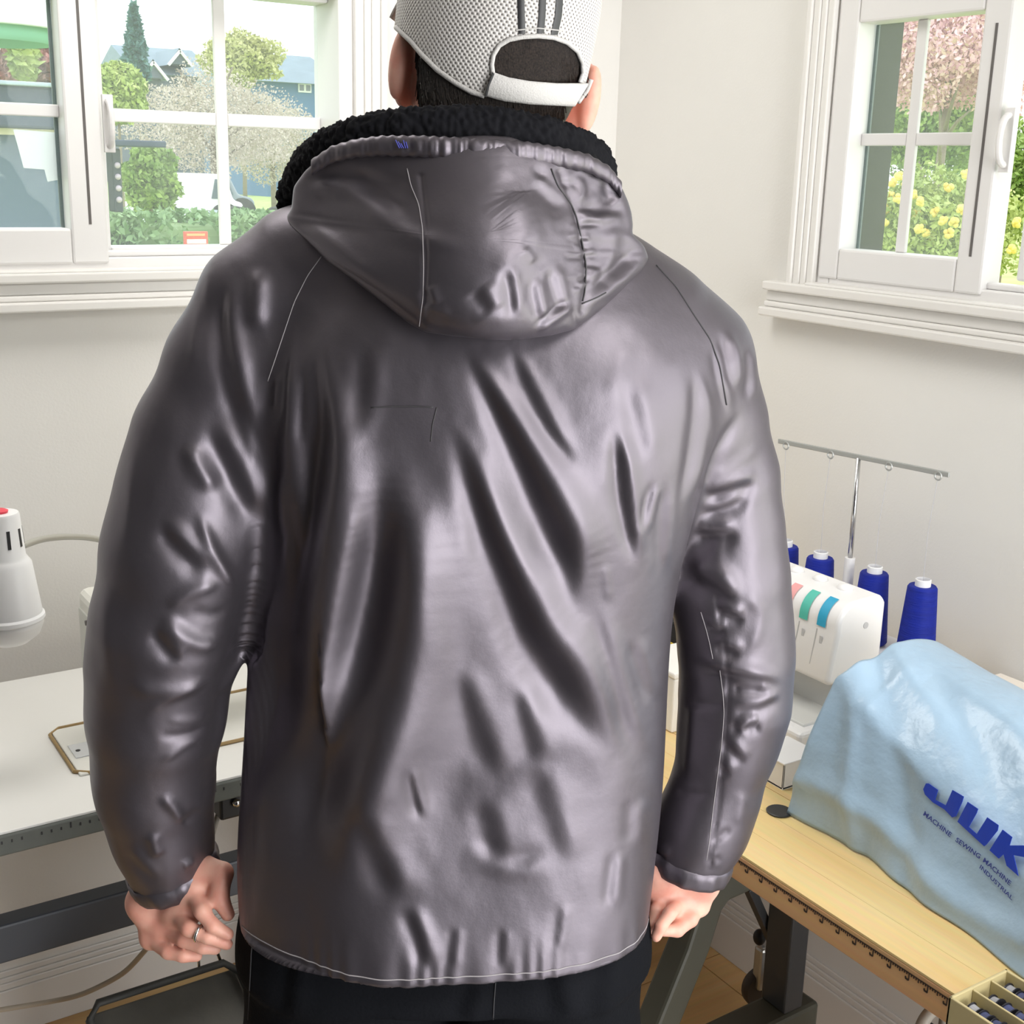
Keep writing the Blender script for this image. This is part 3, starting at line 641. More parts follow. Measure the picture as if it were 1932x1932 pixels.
# frame
LX_, LY_ = 1.50, 1.375
MB().box(LX_-0.022, LX_+0.022, LY_-0.03, LY_+0.03, 0.155, RT-0.04).build('leg', M_frame, wt, bevel=0.004)
ft = MB().beam((LX_+0.06, LY_, 0.12), (LX_-0.30, LY_-0.01, 0.12), 0.07, 0.07).build('foot_bar', M_olive_st, wt, bevel=0.008)
MB().box(LX_-0.31, LX_-0.23, LY_-0.04, LY_+0.03, 0.0, 0.086).build('foot_pad', M_black, wt, bevel=0.006)
for yy in (0.35, 1.95):
    MB().box(LX_-0.022, LX_+0.022, yy-0.03, yy+0.03, 0.0, RT-0.04).build('leg', M_frame, wt, bevel=0.004)
    MB().box(1.15, 1.20, yy-0.03, yy+0.03, 0.0, RT-0.04).build('leg', M_frame, wt, bevel=0.004)
bt = [np.array((LX_, 1.36, 0.507)), at_y(1410, 1638, 1.36), at_y(1352, 1664, 1.36), at_y(1325, 1700, 1.36), at_y(1300, 1780, 1.36), at_y(1218, 1985, 1.36)]
d_ = bt[-1]-bt[-2]; bt.append(bt[-1]+d_*(bt[-1][2]/-d_[2]*0.98))
pth = np.array(bt)
bm = MB()
def flatbar(mb, P, w, t, side):
    P = np.array(P, float); T = np.gradient(P, axis=0); T /= np.linalg.norm(T, axis=1)[:, None]; vs_ = []
    side = np.array(side, float)
    for p, tt in zip(P, T):
        nn = np.cross(tt, side); nn /= np.linalg.norm(nn)
        for i, j in ((-1, -1), (1, -1), (1, 1), (-1, 1)): vs_.append(p+side*i*w/2+nn*j*t/2)
    n = len(P); fs_ = [(0, 1, 2, 3), tuple((n-1)*4+k for k in (3, 2, 1, 0))]
    for i in range(n-1):
        for k in range(4): fs_.append((i*4+k, i*4+(k+1) % 4, (i+1)*4+(k+1) % 4, (i+1)*4+k)[::-1])
    return mb.add(vs_, fs_)
flatbar(bm, pth, 0.05, 0.052, (0, 1, 0)).build('bent_leg', M_olive_st, wt, bevel=0.006)
MB().beam(at_y(1412, 1672, 1.42), at_y(1458, 1775, 1.42), 0.016, 0.02, up=(0, 1, 0)).build('brace', M_frame, wt, bevel=0.002)
MB().box(LX_-0.02, LX_+0.01, 0.38, LY_-0.03, 0.50, 0.60).build('modesty_rail', M_frame, wt, bevel=0.003)
# folded castor on the leg
cw = at_x(1443, 1855, 1.56)
cs_ = MB().box(1.535, 1.575, cw[1]-0.012, cw[1]+0.012, cw[2]-0.005, cw[2]+0.085).build('castor_bracket', mat('zinc_plate', (.55, .55, .53), .35, metal=.8), wt, bevel=0.006)
MB().lathe([(0.012, -.012), (0.038, -.012), (0.042, -.006), (0.042, .006), (0.038, .012), (0.012, .012)], cw+np.array((-0.0, 0.005, -0.01)), 26, (0.25, 1, 0)).build('wheel', mat('castor_rubber', (.06, .05, .045), .5), cs_, auto=40)
kn = at_x(1433, 1768, 1.52)
MB().ball(kn, (0.012, 0.012, 0.016), 14, 9).build('knob', M_black, cs_, smooth=True)
MB().tube([kn, (1.55, cw[1], cw[2]+0.085)], 0.005, 8).build('stem', M_chrome, cs_)
# second castor near the frame edge
c2 = at_y(1760, 1935, 1.0)
rg = thing('castor_hoop', 'grey hooped castor housing below the ruler edge, beside the olive tray', 'castor', (c2[0], c2[1], 0))
hp = [c2+np.array((0.028*math.cos(a), 0, 0.028*math.sin(a)+0.0)) for a in np.linspace(0, math.pi, 15)]
hp = [c2+np.array((0.028, 0, -0.06))]+hp+[c2+np.array((-0.028, 0, -0.06))]
MB().tube(hp, 0.009, 10).build('hoop', mat('grey_plastic', (.36, .33, .28), .5), rg, smooth=True)
MB().lathe([(0.01, -.01), (0.018, -.01), (0.018, .01), (0.01, .01)], c2+np.array((0, 0, -0.02)), 20, (0, 1, 0)).build('wheel', M_black, rg)
MB().box(c2[0]-0.035, c2[0]+0.035, c2[1]-0.02, c2[1]+0.02, 0.0, c2[2]-0.05).build('post', M_frame, rg, bevel=0.004)
# cable grommet in the table
gp = at_z(1470, 1532, RT)
gm = thing('cable_grommet', 'black cable grommet ring set in the table beside the blue cover', 'grommet', (gp[0], gp[1], RT))
MB().lathe([(0.012, 0), (0.017, 0.0), (0.0175, 0.002), (0.016, 0.003), (0.012, 0.0025)], (gp[0], gp[1], RT), 26).build('ring', M_black, gm, auto=40)
MB().lathe([(0.001, 0), (0.012, 0.0), (0.012, 0.0012), (0.001, 0.0012)], (gp[0], gp[1], RT), 20).build('cap', mat('grommet_inner', (.02, .02, .02), .6), gm)

# ------------------------------------------------------------------ serger (overlock machine)
M_serg = mat('serger_white', (0.84, 0.83, 0.83), 0.32); M_sgrey = mat('serger_grey', (0.64, 0.64, 0.62), 0.4)
sx0, sx1, sy0, sy1 = 1.335, 1.445, 1.192, 1.475
sgm = thing('overlock_machine', 'white overlock sewing machine with pink, green and blue dial strips', 'sewing machine', (1.4, 1.33, RT))
R_ = 0.035; zb0, zt0 = 0.862, 0.986
sec = [(sx0+0.004, zb0), (sx0, zb0+0.01), (sx0+0.012, zt0-R_-0.012)]
for i in range(9):
    a = math.pi-(math.pi/2)*i/8; sec.append((sx0+0.012+R_+R_*math.cos(a), zt0-R_+R_*math.sin(a)))
sec += [(sx1-0.01, zt0+0.002), (sx1, zt0-0.01), (sx1, zb0)]
MB().prism([(x, sy0, z) for x, z in sec], (0, sy1-sy0, 0)).build('upper_body', M_serg, sgm, bevel=0.006, seg=3, auto=35)
def strip(yc, w, m, nm, t0=0.0, t1=1.0, off=0.0012, zlow=None):
    pts = []
    for i in range(11):
        a = math.pi-(math.pi/2)*(t0+(t1-t0)*i/10); pts.append((sx0+0.012+R_+(R_+off)*math.cos(a), zt0-R_+(R_+off)*math.sin(a)))
    if zlow: pts = [(sx0+0.0115-off, zlow)]+pts
    G = [[(x, yc-w/2, z) for x, z in pts], [(x, yc+w/2, z) for x, z in pts]]
    return MB().grid(G).build(nm, m, sgm, smooth=True)
M_line = mat('panel_line', (.45, .45, .45), .6)
cols = [('dial_strip_blue', (0.02, 0.36, 0.58), 1553), ('dial_strip_green', (0.08, 0.50, 0.40), 1518), ('dial_strip_pink', (0.80, 0.36, 0.36), 1484), ('dial_strip_yellow', (.8, .65, .2), 1448)]
for nm, c_, px_ in cols:
    yc = at_x(px_, 1150, sx0+0.012)[1]
    strip(yc, 0.017, mat(nm, c_, 0.35), nm, 0.0, 0.78, zlow=zt0-R_-0.006)
    MB().add([(sx0+0.0005, yc+0.007, zb0+0.012), (sx0+0.0005, yc+0.0085, zb0+0.012), (sx0+0.0113, yc+0.0085, zt0-R_-0.012), (sx0+0.0113, yc+0.007, zt0-R_-0.012)], [(0, 1, 2, 3)]).build('panel_line', M_line, sgm)
    MB().box(sx0+0.0085, sx0+0.0088, yc-0.006, yc-0.001, zt0-R_-0.032, zt0-R_-0.02).build('dial_mark', mat('pale_grey_print', (.55, .55, .56), .6), sgm)
for i in range(5):
    yy = sy0+0.05+i*0.05; MB().ball((sx0+0.075, yy, zt0+0.002), (0.011, 0.013, 0.007), 12, 7).build('thread_guide', M_serg, sgm, smooth=True)
MB().lathe([(0.005, 0), (0.005, 0.001)], (sx1-0.04, sy0, zt0-0.04), 14, (0, -1, 0)).build('screw_cover', mat('pale_grey_print', (.55, .55, .56), .6), sgm)
MB().box(sx0+0.045, sx1-0.005, sy0+0.01, sy1-0.005, 0.80, zb0+0.004).build('column', M_sgrey, sgm, bevel=0.006)
MB().box(sx0-0.05, sx1, sy0-0.005, sy1, RT+0.004, 0.802).build('base', M_serg, sgm, bevel=0.008, seg=3)
MB().box(sx0-0.03, sx0+0.05, sy0+0.01, sy1-0.01, 0.80, 0.806).build('needle_plate', M_sgrey, sgm, bevel=0.002)
for (xx, yy) in ((sx0-0.03, sy0+0.02), (sx0-0.03, sy1-0.03), (sx1-0.02, sy0+0.02), (sx1-0.02, sy1-0.03)):
    MB().lathe([(0.009, 0), (0.009, 0.005)], (xx, yy, RT), 14).build('rubber_foot', M_black, sgm)
def text_mesh(body, size):
    c = bpy.data.curves.new('t', 'FONT'); c.body = body; c.size = size; c.resolution_u = 3; c.offset = 0.022*size
    o = bpy.data.objects.new('t', c); col.objects.link(o); bpy.context.view_layer.update()
    me = o.evaluated_get(bpy.context.evaluated_depsgraph_get()).to_mesh()
    V = np.array([v.co[:] for v in me.vertices]); F = [tuple(p.vertices) for p in me.polygons]
    o.evaluated_get(bpy.context.evaluated_depsgraph_get()).to_mesh_clear(); bpy.data.objects.remove(o); bpy.data.curves.remove(c)
    return V, F
V, F = text_mesh('1661', 0.014)
mesh_obj('model_number', np.stack([np.full(len(V), sx0-0.0505), at_x(1490, 1395, sx0-0.05)[1]+0.02-V[:, 0], 0.772+V[:, 1]], 1), F, mat('grey_print', (.12, .12, .13), .6), sgm)
# rear tray, telescopic thread stand
st_x = 1.55
trayp = MB().box(1.455, 1.61, 1.165, 1.55, 0.845, 0.853).build('spool_tray', M_serg, sgm, bevel=0.003)
MB().box(1.46, 1.50, 1.25, 1.45, RT+0.004, 0.845).build('tray_support', M_serg, sgm, bevel=0.004)
pt_ = at_x(1620, 864, st_x); pb_ = at_x(1600, 1115, st_x); pm_ = at_x(1604, 1052, st_x)
MB().tube([(st_x, pm_[1], 0.853), (st_x, pm_[1], pm_[2])], 0.0085, 16).build('stand_socket', M_serg, sgm, auto=40)
MB().tube([(st_x, pm_[1], pm_[2]-0.01), (st_x, pt_[1], pt_[2])], 0.004, 12).build('stand_rod', M_chrome, sgm, smooth=True)
ba, bb_ = at_x(1469, 832, st_x), at_x(1791, 896, st_x)
za_, zb_ = ba[2], bb_[2]
br = MB().beam((st_x, ba[1], za_), (st_x, bb_[1], zb_), 0.004, 0.008).build('guide_bar', mat('grey_steel', (.40, .41, .40), .4, metal=.4), sgm, bevel=0.001)
eyes = []
for px_, py_ in ((1483, 840), (1567, 857), (1677, 879), (1770, 897)):
    e = at_x(px_, py_, st_x-0.002); eyes.append(e)
    MB().tube([e+np.array((0, 0.006*math.cos(a), 0.006*math.sin(a)-0.001)) for a in np.linspace(0, 2*math.pi, 17)[:-1]], 0.0014, 6, closed=True).build('thread_eyelet', mat('grey_steel', (.40, .41, .40), .4, metal=.4), br)
# thread cones
M_thread = mat('royal_blue_thread', (0.003, 0.017, 0.30), 0.6, spec=0.3, bump=0.8, bscale=260, stretch=(0.15, 0.15, 3), var=0.25, vscale=40)
cone_lab = ['blue thread cone mostly hidden behind the right sleeve', 'blue thread cone just left of the stand socket', 'blue thread cone just right of the stand socket', 'blue thread cone nearest the camera, furthest right']
for (px_, pyt), lab, e in zip(((1482, 1030), (1548, 1052), (1650, 1080), (1741, 1105)), cone_lab, eyes):
    p = at_x(px_, pyt, st_x); zt1 = p[2]; cz = 0.8535
    sp_ = thing('thread_cone', lab, 'thread cone', (st_x, p[1], cz), 'blue thread cones on the thread stand')
    h = zt1-cz
    MB().lathe([(0.012, 0.002), (0.0285, 0.002), (0.0305, 0.005), (0.0225, h-0.003), (0.0205, h), (0.012, h)], (st_x, p[1], cz), 40).build('thread', M_thread, sp_, auto=30)
    MB().lathe([(0.013, 0), (0.0135, 0.0), (0.0120, h), (0.0120, h+0.010), (0.0105, h+0.011), (0.010, h-0.01), (0.004, h-0.012)], (st_x, p[1], cz), 28).build('core', M_white, sp_, auto=30)
    e2 = e+np.array((0, 0, -0.006))
    MB().tube([(st_x, p[1], zt1), (st_x-0.001, (p[1]*0.5+e2[1]*0.5)+0.004, (zt1+e2[2])/2), e2], 0.0004, 5).build('thread_end', mat('thread_grey', (.5, .5, .55), .6), sp_)
# waste box, cardboard box, caddy, tape roll
bx_ = thing('waste_tray', 'small open white tray in front of the overlock machine', 'tray', (1.235, 1.16, RT))
w0, w1 = at_z(1508, 1468, RT), at_z(1436, 1455, RT)
X0, X1, Y0, Y1, Z1 = 1.205, 1.272, w0[1]-0.015, w1[1]+0.004, RT+0.038
q = MB().box(X0, X1, Y0, Y1, RT, RT+0.003); q.build('bottom', M_serg, bx_)
for a in ((X0, X0+0.003, Y0, Y1), (X1-0.003, X1, Y0, Y1), (X0, X1, Y0, Y0+0.003), (X0, X1, Y1-0.003, Y1)): MB().box(*a, RT, Z1).build('side', M_serg, bx_, bevel=0.001)
MB().box(X0-0.002, X1+0.002, Y0-0.002, Y1+0.002, Z1, Z1+0.003).build('lid', M_serg, bx_, bevel=0.001)
cb = thing('white_box', 'white cardboard box beside the gap under the right arm', 'box', (1.27, 1.40, RT))
b0 = at_z(1254, 1393, RT)
MB().box(b0[0]+0.02, b0[0]+0.11, 1.36, 1.46, RT, RT+0.088).build('body', mat('white_card', (.84, .82, .78), .7), cb, bevel=0.003)
MB().box(b0[0]+0.018, b0[0]+0.112, 1.358, 1.462, RT+0.088, RT+0.098).build('lid', mat('white_card', (.84, .82, .78), .7), cb, bevel=0.003)
cp = at_z(1270, 1285, RT)
cy = thing('tool_caddy', 'black tool caddy behind the white box, seen between body and right sleeve', 'caddy', (1.36, 1.60, RT))
MB().box(1.29, 1.42, 1.535, 1.62, RT, RT+0.10).build('body', M_black, cy, bevel=0.004)
MB().box(1.295, 1.415, 1.60, 1.62, RT+0.10, RT+0.19).build('back_panel', M_black, cy, bevel=0.004)
pq = at_y(1262, 1185, 1.57)
mk = thing('marker', 'blue capped marker standing in the black caddy', 'marker', (pq[0], 1.57, RT+0.10))
MB().lathe([(0.007, 0), (0.007, 0.05), (0.006, 0.052)], (pq[0], 1.57, RT+0.10), 16).build('cap', mat('marker_blue', (.01, .04, .6), .35), mk, auto=40)
MB().lathe([(0.006, 0.05), (0.0055, 0.115), (0.003, 0.12)], (pq[0], 1.57, RT+0.10), 16).build('barrel', mat('marker_barrel', (.7, .7, .68), .4), mk, auto=40)
tp = at_y(1250, 1235, 1.50)
tr_ = thing('tape_roll', 'yellow tape roll leaning against the black caddy', 'tape', (tp[0], 1.505, RT))
MB().lathe([(0.02, -.01), (0.042, -.01), (0.042, .01), (0.02, .01), (0.02, -.01)], (tp[0], 1.505, RT+0.0425), 36, (0, 1, 0)).build('tape', mat('yellow_tape', (.82, .58, .06), .4), tr_, auto=40)
MB().lathe([(0.0175, -.0095), (0.02, -.0095), (0.02, .0095), (0.0175, .0095), (0.0175, -.0095)], (tp[0], 1.505, RT+0.0425), 30, (0, 1, 0)).build('core', mat('card_brown', (.4, .28, .15), .8), tr_, auto=40)
sk = at_x(1902, 1320, 1.6)
tag(MB().prism([(1.63, sk[1]-0.06, RT), (1.66, sk[1]-0.06, RT), (1.66, sk[1]+0.06, RT), (1.63, sk[1]+0.06, RT)], (0, 0, sk[2]-RT+0.01)).build('folded_pattern', mat('cream_card', (.80, .74, .66), .7), bevel=0.002), 'cream folded card standing by the wall behind the blue cover', 'card')

# ------------------------------------------------------------------ blue machine cover
def front_x(y, z):
    y = np.asarray(y, float); z = np.asarray(z, float); h = (z-RT)/0.22
    base = np.interp(-y, [-1.10, -1.02, -0.95, -0.81, -0.69, -0.3], [1.152, 1.168, 1.166, 1.140, 1.120, 1.11])
    x = base*(1-h)+(1.183)*h + 0.010*np.sin(h*math.pi)*np.sin(y*9+1)
    x = x+0.006*np.exp(-((y-(0.98-0.45*(1.0-z)))/0.022)**2)-0.005*np.exp(-((y-(1.02-0.20*(1.0-z)))/0.014)**2)
    x = x+0.004*np.sin(y*38+z*21)*np.clip(1-h, 0, 1)+0.003*np.sin(y*17-z*30)-0.007*np.exp(-((z-0.80-0.02*np.sin(y*14))/0.014)**2)
    return x
cv = thing('dust_cover', 'translucent light blue plastic dust cover with blue lettering over a machine', 'machine cover', (1.28, 0.80, RT))
NV, NT = 150, 90
G = np.zeros((NV, NT, 3))
for i in range(NV):
    v = i/(NV-1); yb = 1.085-v*0.72
    zs_ = 0.968-0.12*min(1, v/0.45); zr = 0.993-0.085*v
    for j in range(NT):
        t_ = j/(NT-1)
        if t_ < 0.42:
            z = RT+0.002+(zs_-RT-0.002)*(t_/0.42); slant = (z-RT)/0.25; yy = yb-0.05*slant*max(0, 1-v*6)
            p = (float(front_x(yy, z)), yy, z)
        elif t_ < 0.66:
            u = (t_-0.42)/0.24; xs = float(front_x(yb, zs_)); x = xs+(1.30-xs)*u; z = zs_+(zr-zs_)*math.sin(u*math.pi/2)**0.9; yy = yb-0.05*max(0, 1-v*6)
            z += 0.006*math.sin(u*9+v*22)*math.sin(u*math.pi); p = (x, yy, z)
        else:
            u = (t_-0.66)/0.34; x = 1.30+0.13*math.sin(min(1, u*1.6)*math.pi/2)+0.02*u; z = zr-(zr-RT-0.002)*(u**1.8); yy = yb-0.05*max(0, 1-v*6)*(z-RT)/0.25
            p = (x, yy, z)
        G[i, j] = p
mb = MB()
cen = G[0].mean(0)
caps = []
for k in range(6):
    f = (k+0.0)/6; ring = G[0]*(f)+cen*(1-f); ring[:, 1] = cen[1]+(1-f**2)*0.0+(G[0][:, 1]-cen[1])*f+0.012*math.sin(math.pi*f); caps.append(ring)
GG = np.concatenate([np.array(caps), G]); 
for _ in range(2):
    GG[6:, 1:-1] = (GG[6:, :-2]+2*GG[6:, 1:-1]+GG[6:, 2:])/4
cover = mb.grid(GG, flip=True).build('sheet', mat('blue_plastic_sheet', (0.35, 0.49, 0.63), 0.28, spec=0.6, var=0.10, vscale=5, bump=0.5, bscale=28, bdist=0.006), cv, smooth=True)
sm = cover.modifiers.new('thick', 'SOLIDIFY'); sm.thickness = 0.0008
# print on the front
def zpx(a, b):
    p = at_x(1700+a*0.1656, 1440+b*0.1656, 1.166); x = float(front_x(p[1], p[2])); p = at_x(1700+a*0.1656, 1440+b*0.1656, x); return np.array((float(front_x(p[1], p[2]))-0.0022, p[1], p[2]))
M_ink = mat('blue_ink', (0.006, 0.045, 0.46), 0.5); M_ink2 = mat('navy_ink', (0.03, 0.05, 0.25), 0.5)
def letter(name, pts):
    P = []
    n = len(pts)
    for i in range(n):
        a, b = pts[i], pts[(i+1) % n]
        for t_ in (0, 0.33, 0.66): P.append(zpx(a[0]+(b[0]-a[0])*t_, a[1]+(b[1]-a[1])*t_))
    bm_ = bmesh.new(); vs_ = [bm_.verts.new(p-origin_of(cv)) for p in P]; f_ = bm_.faces.new(vs_); bmesh.ops.triangulate(bm_, faces=[f_])
    me = bpy.data.meshes.new(name); bm_.to_mesh(me); bm_.free(); me.materials.append(M_ink)
    o = bpy.data.objects.new(name, me); link(o, cv); ORG[o] = origin_of(cv)
    s_ = o.modifiers.new('t', 'SOLIDIFY'); s_.thickness = 0.0006
    return o
letter('printed_letter_j', [(300, 225), (330, 225), (435, 300), (405, 410), (525, 475), (600, 300), (730, 375), (715, 430), (640, 600), (600, 612), (510, 520), (380, 440), (290, 350), (270, 290)])
letter('printed_letter_u', [(775, 435), (895, 515), (880, 560), (790, 720), (880, 800), (1000, 610), (1130, 700), (1120, 760), (990, 920), (965, 940), (660, 660)])
letter('printed_letter_k', [(1175, 750), (1285, 835), (1255, 930), (1410, 930), (1560, 1020), (1500, 1080), (1300, 1040), (1355, 1280), (1220, 1160), (1185, 1030), (1130, 1080), (1025, 985)])
letter('printed_letter_i', [(1640, 1060), (1760, 1140), (1740, 1190), (1620, 1380), (1500, 1290)])
def printed(body, p0, p1, hpx, name):
    V, F = text_mesh(body, 1.0); w = V[:, 0].max()
    p0 = np.array(p0, float); p1 = np.array(p1, float); d = p1-p0; u = np.array((d[1], -d[0]))/np.linalg.norm(d)
    u = np.array((0.45, -0.89))
    P = np.array([zpx(*(p0+d*(x/w)+u*hpx*1.4*y)) for x, y in V[:, :2]])
    mesh_obj(name, P, F, M_ink2, cv)
printed('MACHINE', (262, 580), (575, 838), 52, 'printed_word')
printed('SEWING', (630, 880), (905, 1085), 52, 'printed_word')
printed('MACHINE', (940, 1110), (1250, 1390), 52, 'printed_word')
printed('INDUSTRIAL', (900, 1185), (1270, 1560), 46, 'printed_word')

# ------------------------------------------------------------------ parts tray at the bottom right
Zr = 0.797
c00 = at_z(1790, 1880, Zr); c01 = at_z(1892, 1826, Zr)
tx0, tx1, ty1, ty0 = c00[0], c01[0]+0.002, c00[1], c00[1]-0.24
M_tray = mat('olive_plastic', (0.50, 0.42, 0.22), 0.4); 
ty = thing('parts_tray', 'olive plastic compartment tray of bobbins on the table corner', 'tray', ((tx0+tx1)/2, (ty0+ty1)/2, RT))
MB().box(tx0, tx1, ty0, ty1, RT+0.0006, RT+0.0035).build('bottom', M_tray, ty)
tw_ = 0.0035
for a in ((tx0, tx0+tw_, ty0, ty1), (tx1-tw_, tx1, ty0, ty1), (tx0, tx1, ty0, ty0+tw_), (tx0, tx1, ty1-tw_, ty1)):
    MB().box(*a, RT+0.0006, Zr).build('side', M_tray, ty, bevel=0.001)
for fx in (0.36, 0.68):
    xx = tx0+(tx1-tx0)*fx; MB().box(xx, xx+0.0025, ty0, ty1-tw_, RT+0.0035, Zr-0.002).build('divider', M_tray, ty, bevel=0.0008)
M_bob = mat('dark_bobbin', (0.03, 0.03, 0.04), 0.3, metal=0.5); M_bth = mat('bobbin_thread_navy', (.05, .06, .14), .6)
lanes = (tx0+(tx1-tx0)*0.19, tx0+(tx1-tx0)*0.52, tx0+(tx1-tx0)*0.85)
kk = 0
for li, lx in enumerate(lanes):
    for i in range(6):
        yy = ty1-0.018-i*0.0145-0.004*(li == 1)
        bb = thing('bobbin', ('first', 'second', 'third', 'fourth', 'fifth', 'sixth')[i]+' dark bobbin from the tray end in the '+('near', 'middle', 'far')[li]+' lane', 'bobbin', (lx, yy, RT+0.0036), 'bobbins in the parts tray')
        ax = (0.1*math.sin(kk*2.1), 1, 0.15*math.cos(kk*1.7)); r_ = 0.0105
        MB().lathe([(0.003, -.0052), (r_, -.0052), (r_, -.0042), (0.004, -.0042), (0.004, .0042), (r_, .0042), (r_, .0052), (0.003, .0052)], (lx, yy, RT+0.0265), 18, ax).build('spool', M_bob, bb)
        MB().lathe([(0.004, -.004), (0.0088, -.004), (0.0088, .004), (0.004, .004)], (lx, yy, RT+0.0265), 16, ax).build('thread', M_bth if kk % 3 else mat('bobbin_thread_grey', (.3, .3, .32), .6), bb)
        kk += 1
# ------------------------------------------------------------------ the man: frame and helpers
AZ = math.radians(33.16-2.6)
EF = np.array((math.sin(AZ), math.cos(AZ), 0.0)); ER = np.array((math.cos(AZ), -math.sin(AZ), 0.0))
PO = np.array((1.17*math.sin(AZ), 1.17*math.cos(AZ), 0.0))       # where he stands; u right, w away from the camera, z up
def L2W(P):
    P = np.asarray(P, float); return PO+P[..., :1]*ER+P[..., 1:2]*EF+P[..., 2:3]*np.array((0, 0, 1.0))
def W2L(P):
    d = np.asarray(P, float)-PO; return np.stack([d @ ER, d @ EF, d[..., 2]], -1)
def px_l(px, py, w):
    """local point on the plane at depth w seen at that pixel of the photograph (used while modelling)"""
    r = ray(px, py); t = (w+PO @ EF-CAM @ EF)/(r @ EF); return W2L(CAM+r*t)
def px_scale(P):                                                # metres per pixel at a local point
    c = (L2W(np.asarray(P, float))-CAM) @ MW.T; return -c[..., 2]/FPX
def smin(a, b, k):
    k = np.float32(k) if np.isscalar(k) else k; h = np.maximum(k-np.abs(a-b), np.float32(0))/k; return np.minimum(a, b)-h*h*k*np.float32(0.25)
def rcone(P, a, b, ra, rb, sc=None):
    a = np.asarray(a, np.float32); b = np.asarray(b, np.float32); ab = b-a; q = P-a; x, y, z = q[..., 0], q[..., 1], q[..., 2]; f32 = np.float32
    t = np.clip((x*ab[0]+y*ab[1]+z*ab[2])*f32(1/max(float(ab @ ab), 1e-9)), f32(0), f32(1))
    return np.sqrt((x-t*ab[0])**2+(y-t*ab[1])**2+(z-t*ab[2])**2)-(f32(ra)+t*f32(rb-ra))
def chain(P, pts, rs, k=0.01):
    d = None
    for i in range(len(pts)-1):
        e = rcone(P, pts[i], pts[i+1], rs[i], rs[i+1]); d = e if d is None else smin(d, e, k)
    return d
def ellip(P, c, r, R=None):
    q = P-np.asarray(c, np.float32)
    if R is not None: q = q @ np.asarray(R, np.float32)
    r = np.asarray(r, np.float32); k0 = np.sqrt(((q/r)**2).sum(-1)); k1 = np.sqrt(((q/(r*r))**2).sum(-1))+1e-9
    return k0*(k0-1)/k1
def sdf_mesh(f, boxes, vox):
    """boxes: list of (lo,hi[,f]) local; f(P)->distance; one connected surface through all boxes"""
    g = openvdb.FloatGrid(0.05); lo0 = np.min([np.array(b[0], float) for b in boxes], 0)
    done = []
    for bx_ in boxes:
        lo, hi = bx_[:2]; fb = bx_[2] if len(bx_) > 2 else f
        i0 = np.floor((np.array(lo)-lo0)/vox).astype(int); i1 = np.ceil((np.array(hi)-lo0)/vox).astype(int)
        ax = [np.arange(i0[k], i1[k]+1) for k in range(3)]
        step = 24
        for s in range(0, len(ax[0]), step):
            X = ax[0][s:s+step]
            P = np.stack(np.meshgrid(X, ax[1], ax[2], indexing='ij'), -1).astype(np.float32)*np.float32(vox)+lo0.astype(np.float32)
            g.copyFromArray(np.ascontiguousarray(fb(P).astype(np.float32)), ijk=(int(X[0]), int(ax[1][0]), int(ax[2][0])))
    pts, quads = g.convertToQuads(0.0)
    V = pts.astype(float)*vox+lo0; Q = quads.astype(np.int64)
    a, b, c = V[Q[:, 0]], V[Q[:, 1]], V[Q[:, 2]]
    if (np.cross(b-a, c-a)*(a-V.mean(0))).sum() < 0: Q = Q[:, ::-1]
    return V, np.ascontiguousarray(Q)
def vnoise(x, y, seed=0):
    """smooth 2d value noise, vectorised"""
    r = np.random.default_rng(seed).uniform(-1, 1, (64, 64)); x, y = 0.83*x-0.56*y, 0.56*x+0.83*y; xi = np.floor(x).astype(int); yi = np.floor(y).astype(int); fx = x-xi; fy = y-yi
    fx = fx**3*(fx*(fx*6-15)+10); fy = fy**3*(fy*(fy*6-15)+10); g = lambda a, b: r[a % 64, b % 64]
    return (g(xi, yi)*(1-fx)+g(xi+1, yi)*fx)*(1-fy)+(g(xi, yi+1)*(1-fx)+g(xi+1, yi+1)*fx)*fy
def vert_normals(V, Q):
    n = np.zeros_like(V)
    a, b, c, d = (V[Q[:, k]] for k in range(4)); fn = np.cross(c-a, d-b)
    for k in range(4):
        for c_ in range(3): n[:, c_] += np.bincount(Q[:, k], fn[:, c_], len(V))
    return n/(np.linalg.norm(n, axis=1)[:, None]+1e-12)
def relax(V, Q, it=1, lam=0.5):
    E = np.concatenate([Q[:, [0, 1]], Q[:, [1, 2]], Q[:, [2, 3]], Q[:, [3, 0]]])
    for _ in range(it):
        c = np.bincount(E[:, 0], minlength=len(V))+np.bincount(E[:, 1], minlength=len(V)); s = np.stack([np.bincount(E[:, 0], V[E[:, 1], k], len(V))+np.bincount(E[:, 1], V[E[:, 0], k], len(V)) for k in range(3)], 1)
        V = V+lam*(s/np.maximum(c, 1)[:, None]-V)
    return V
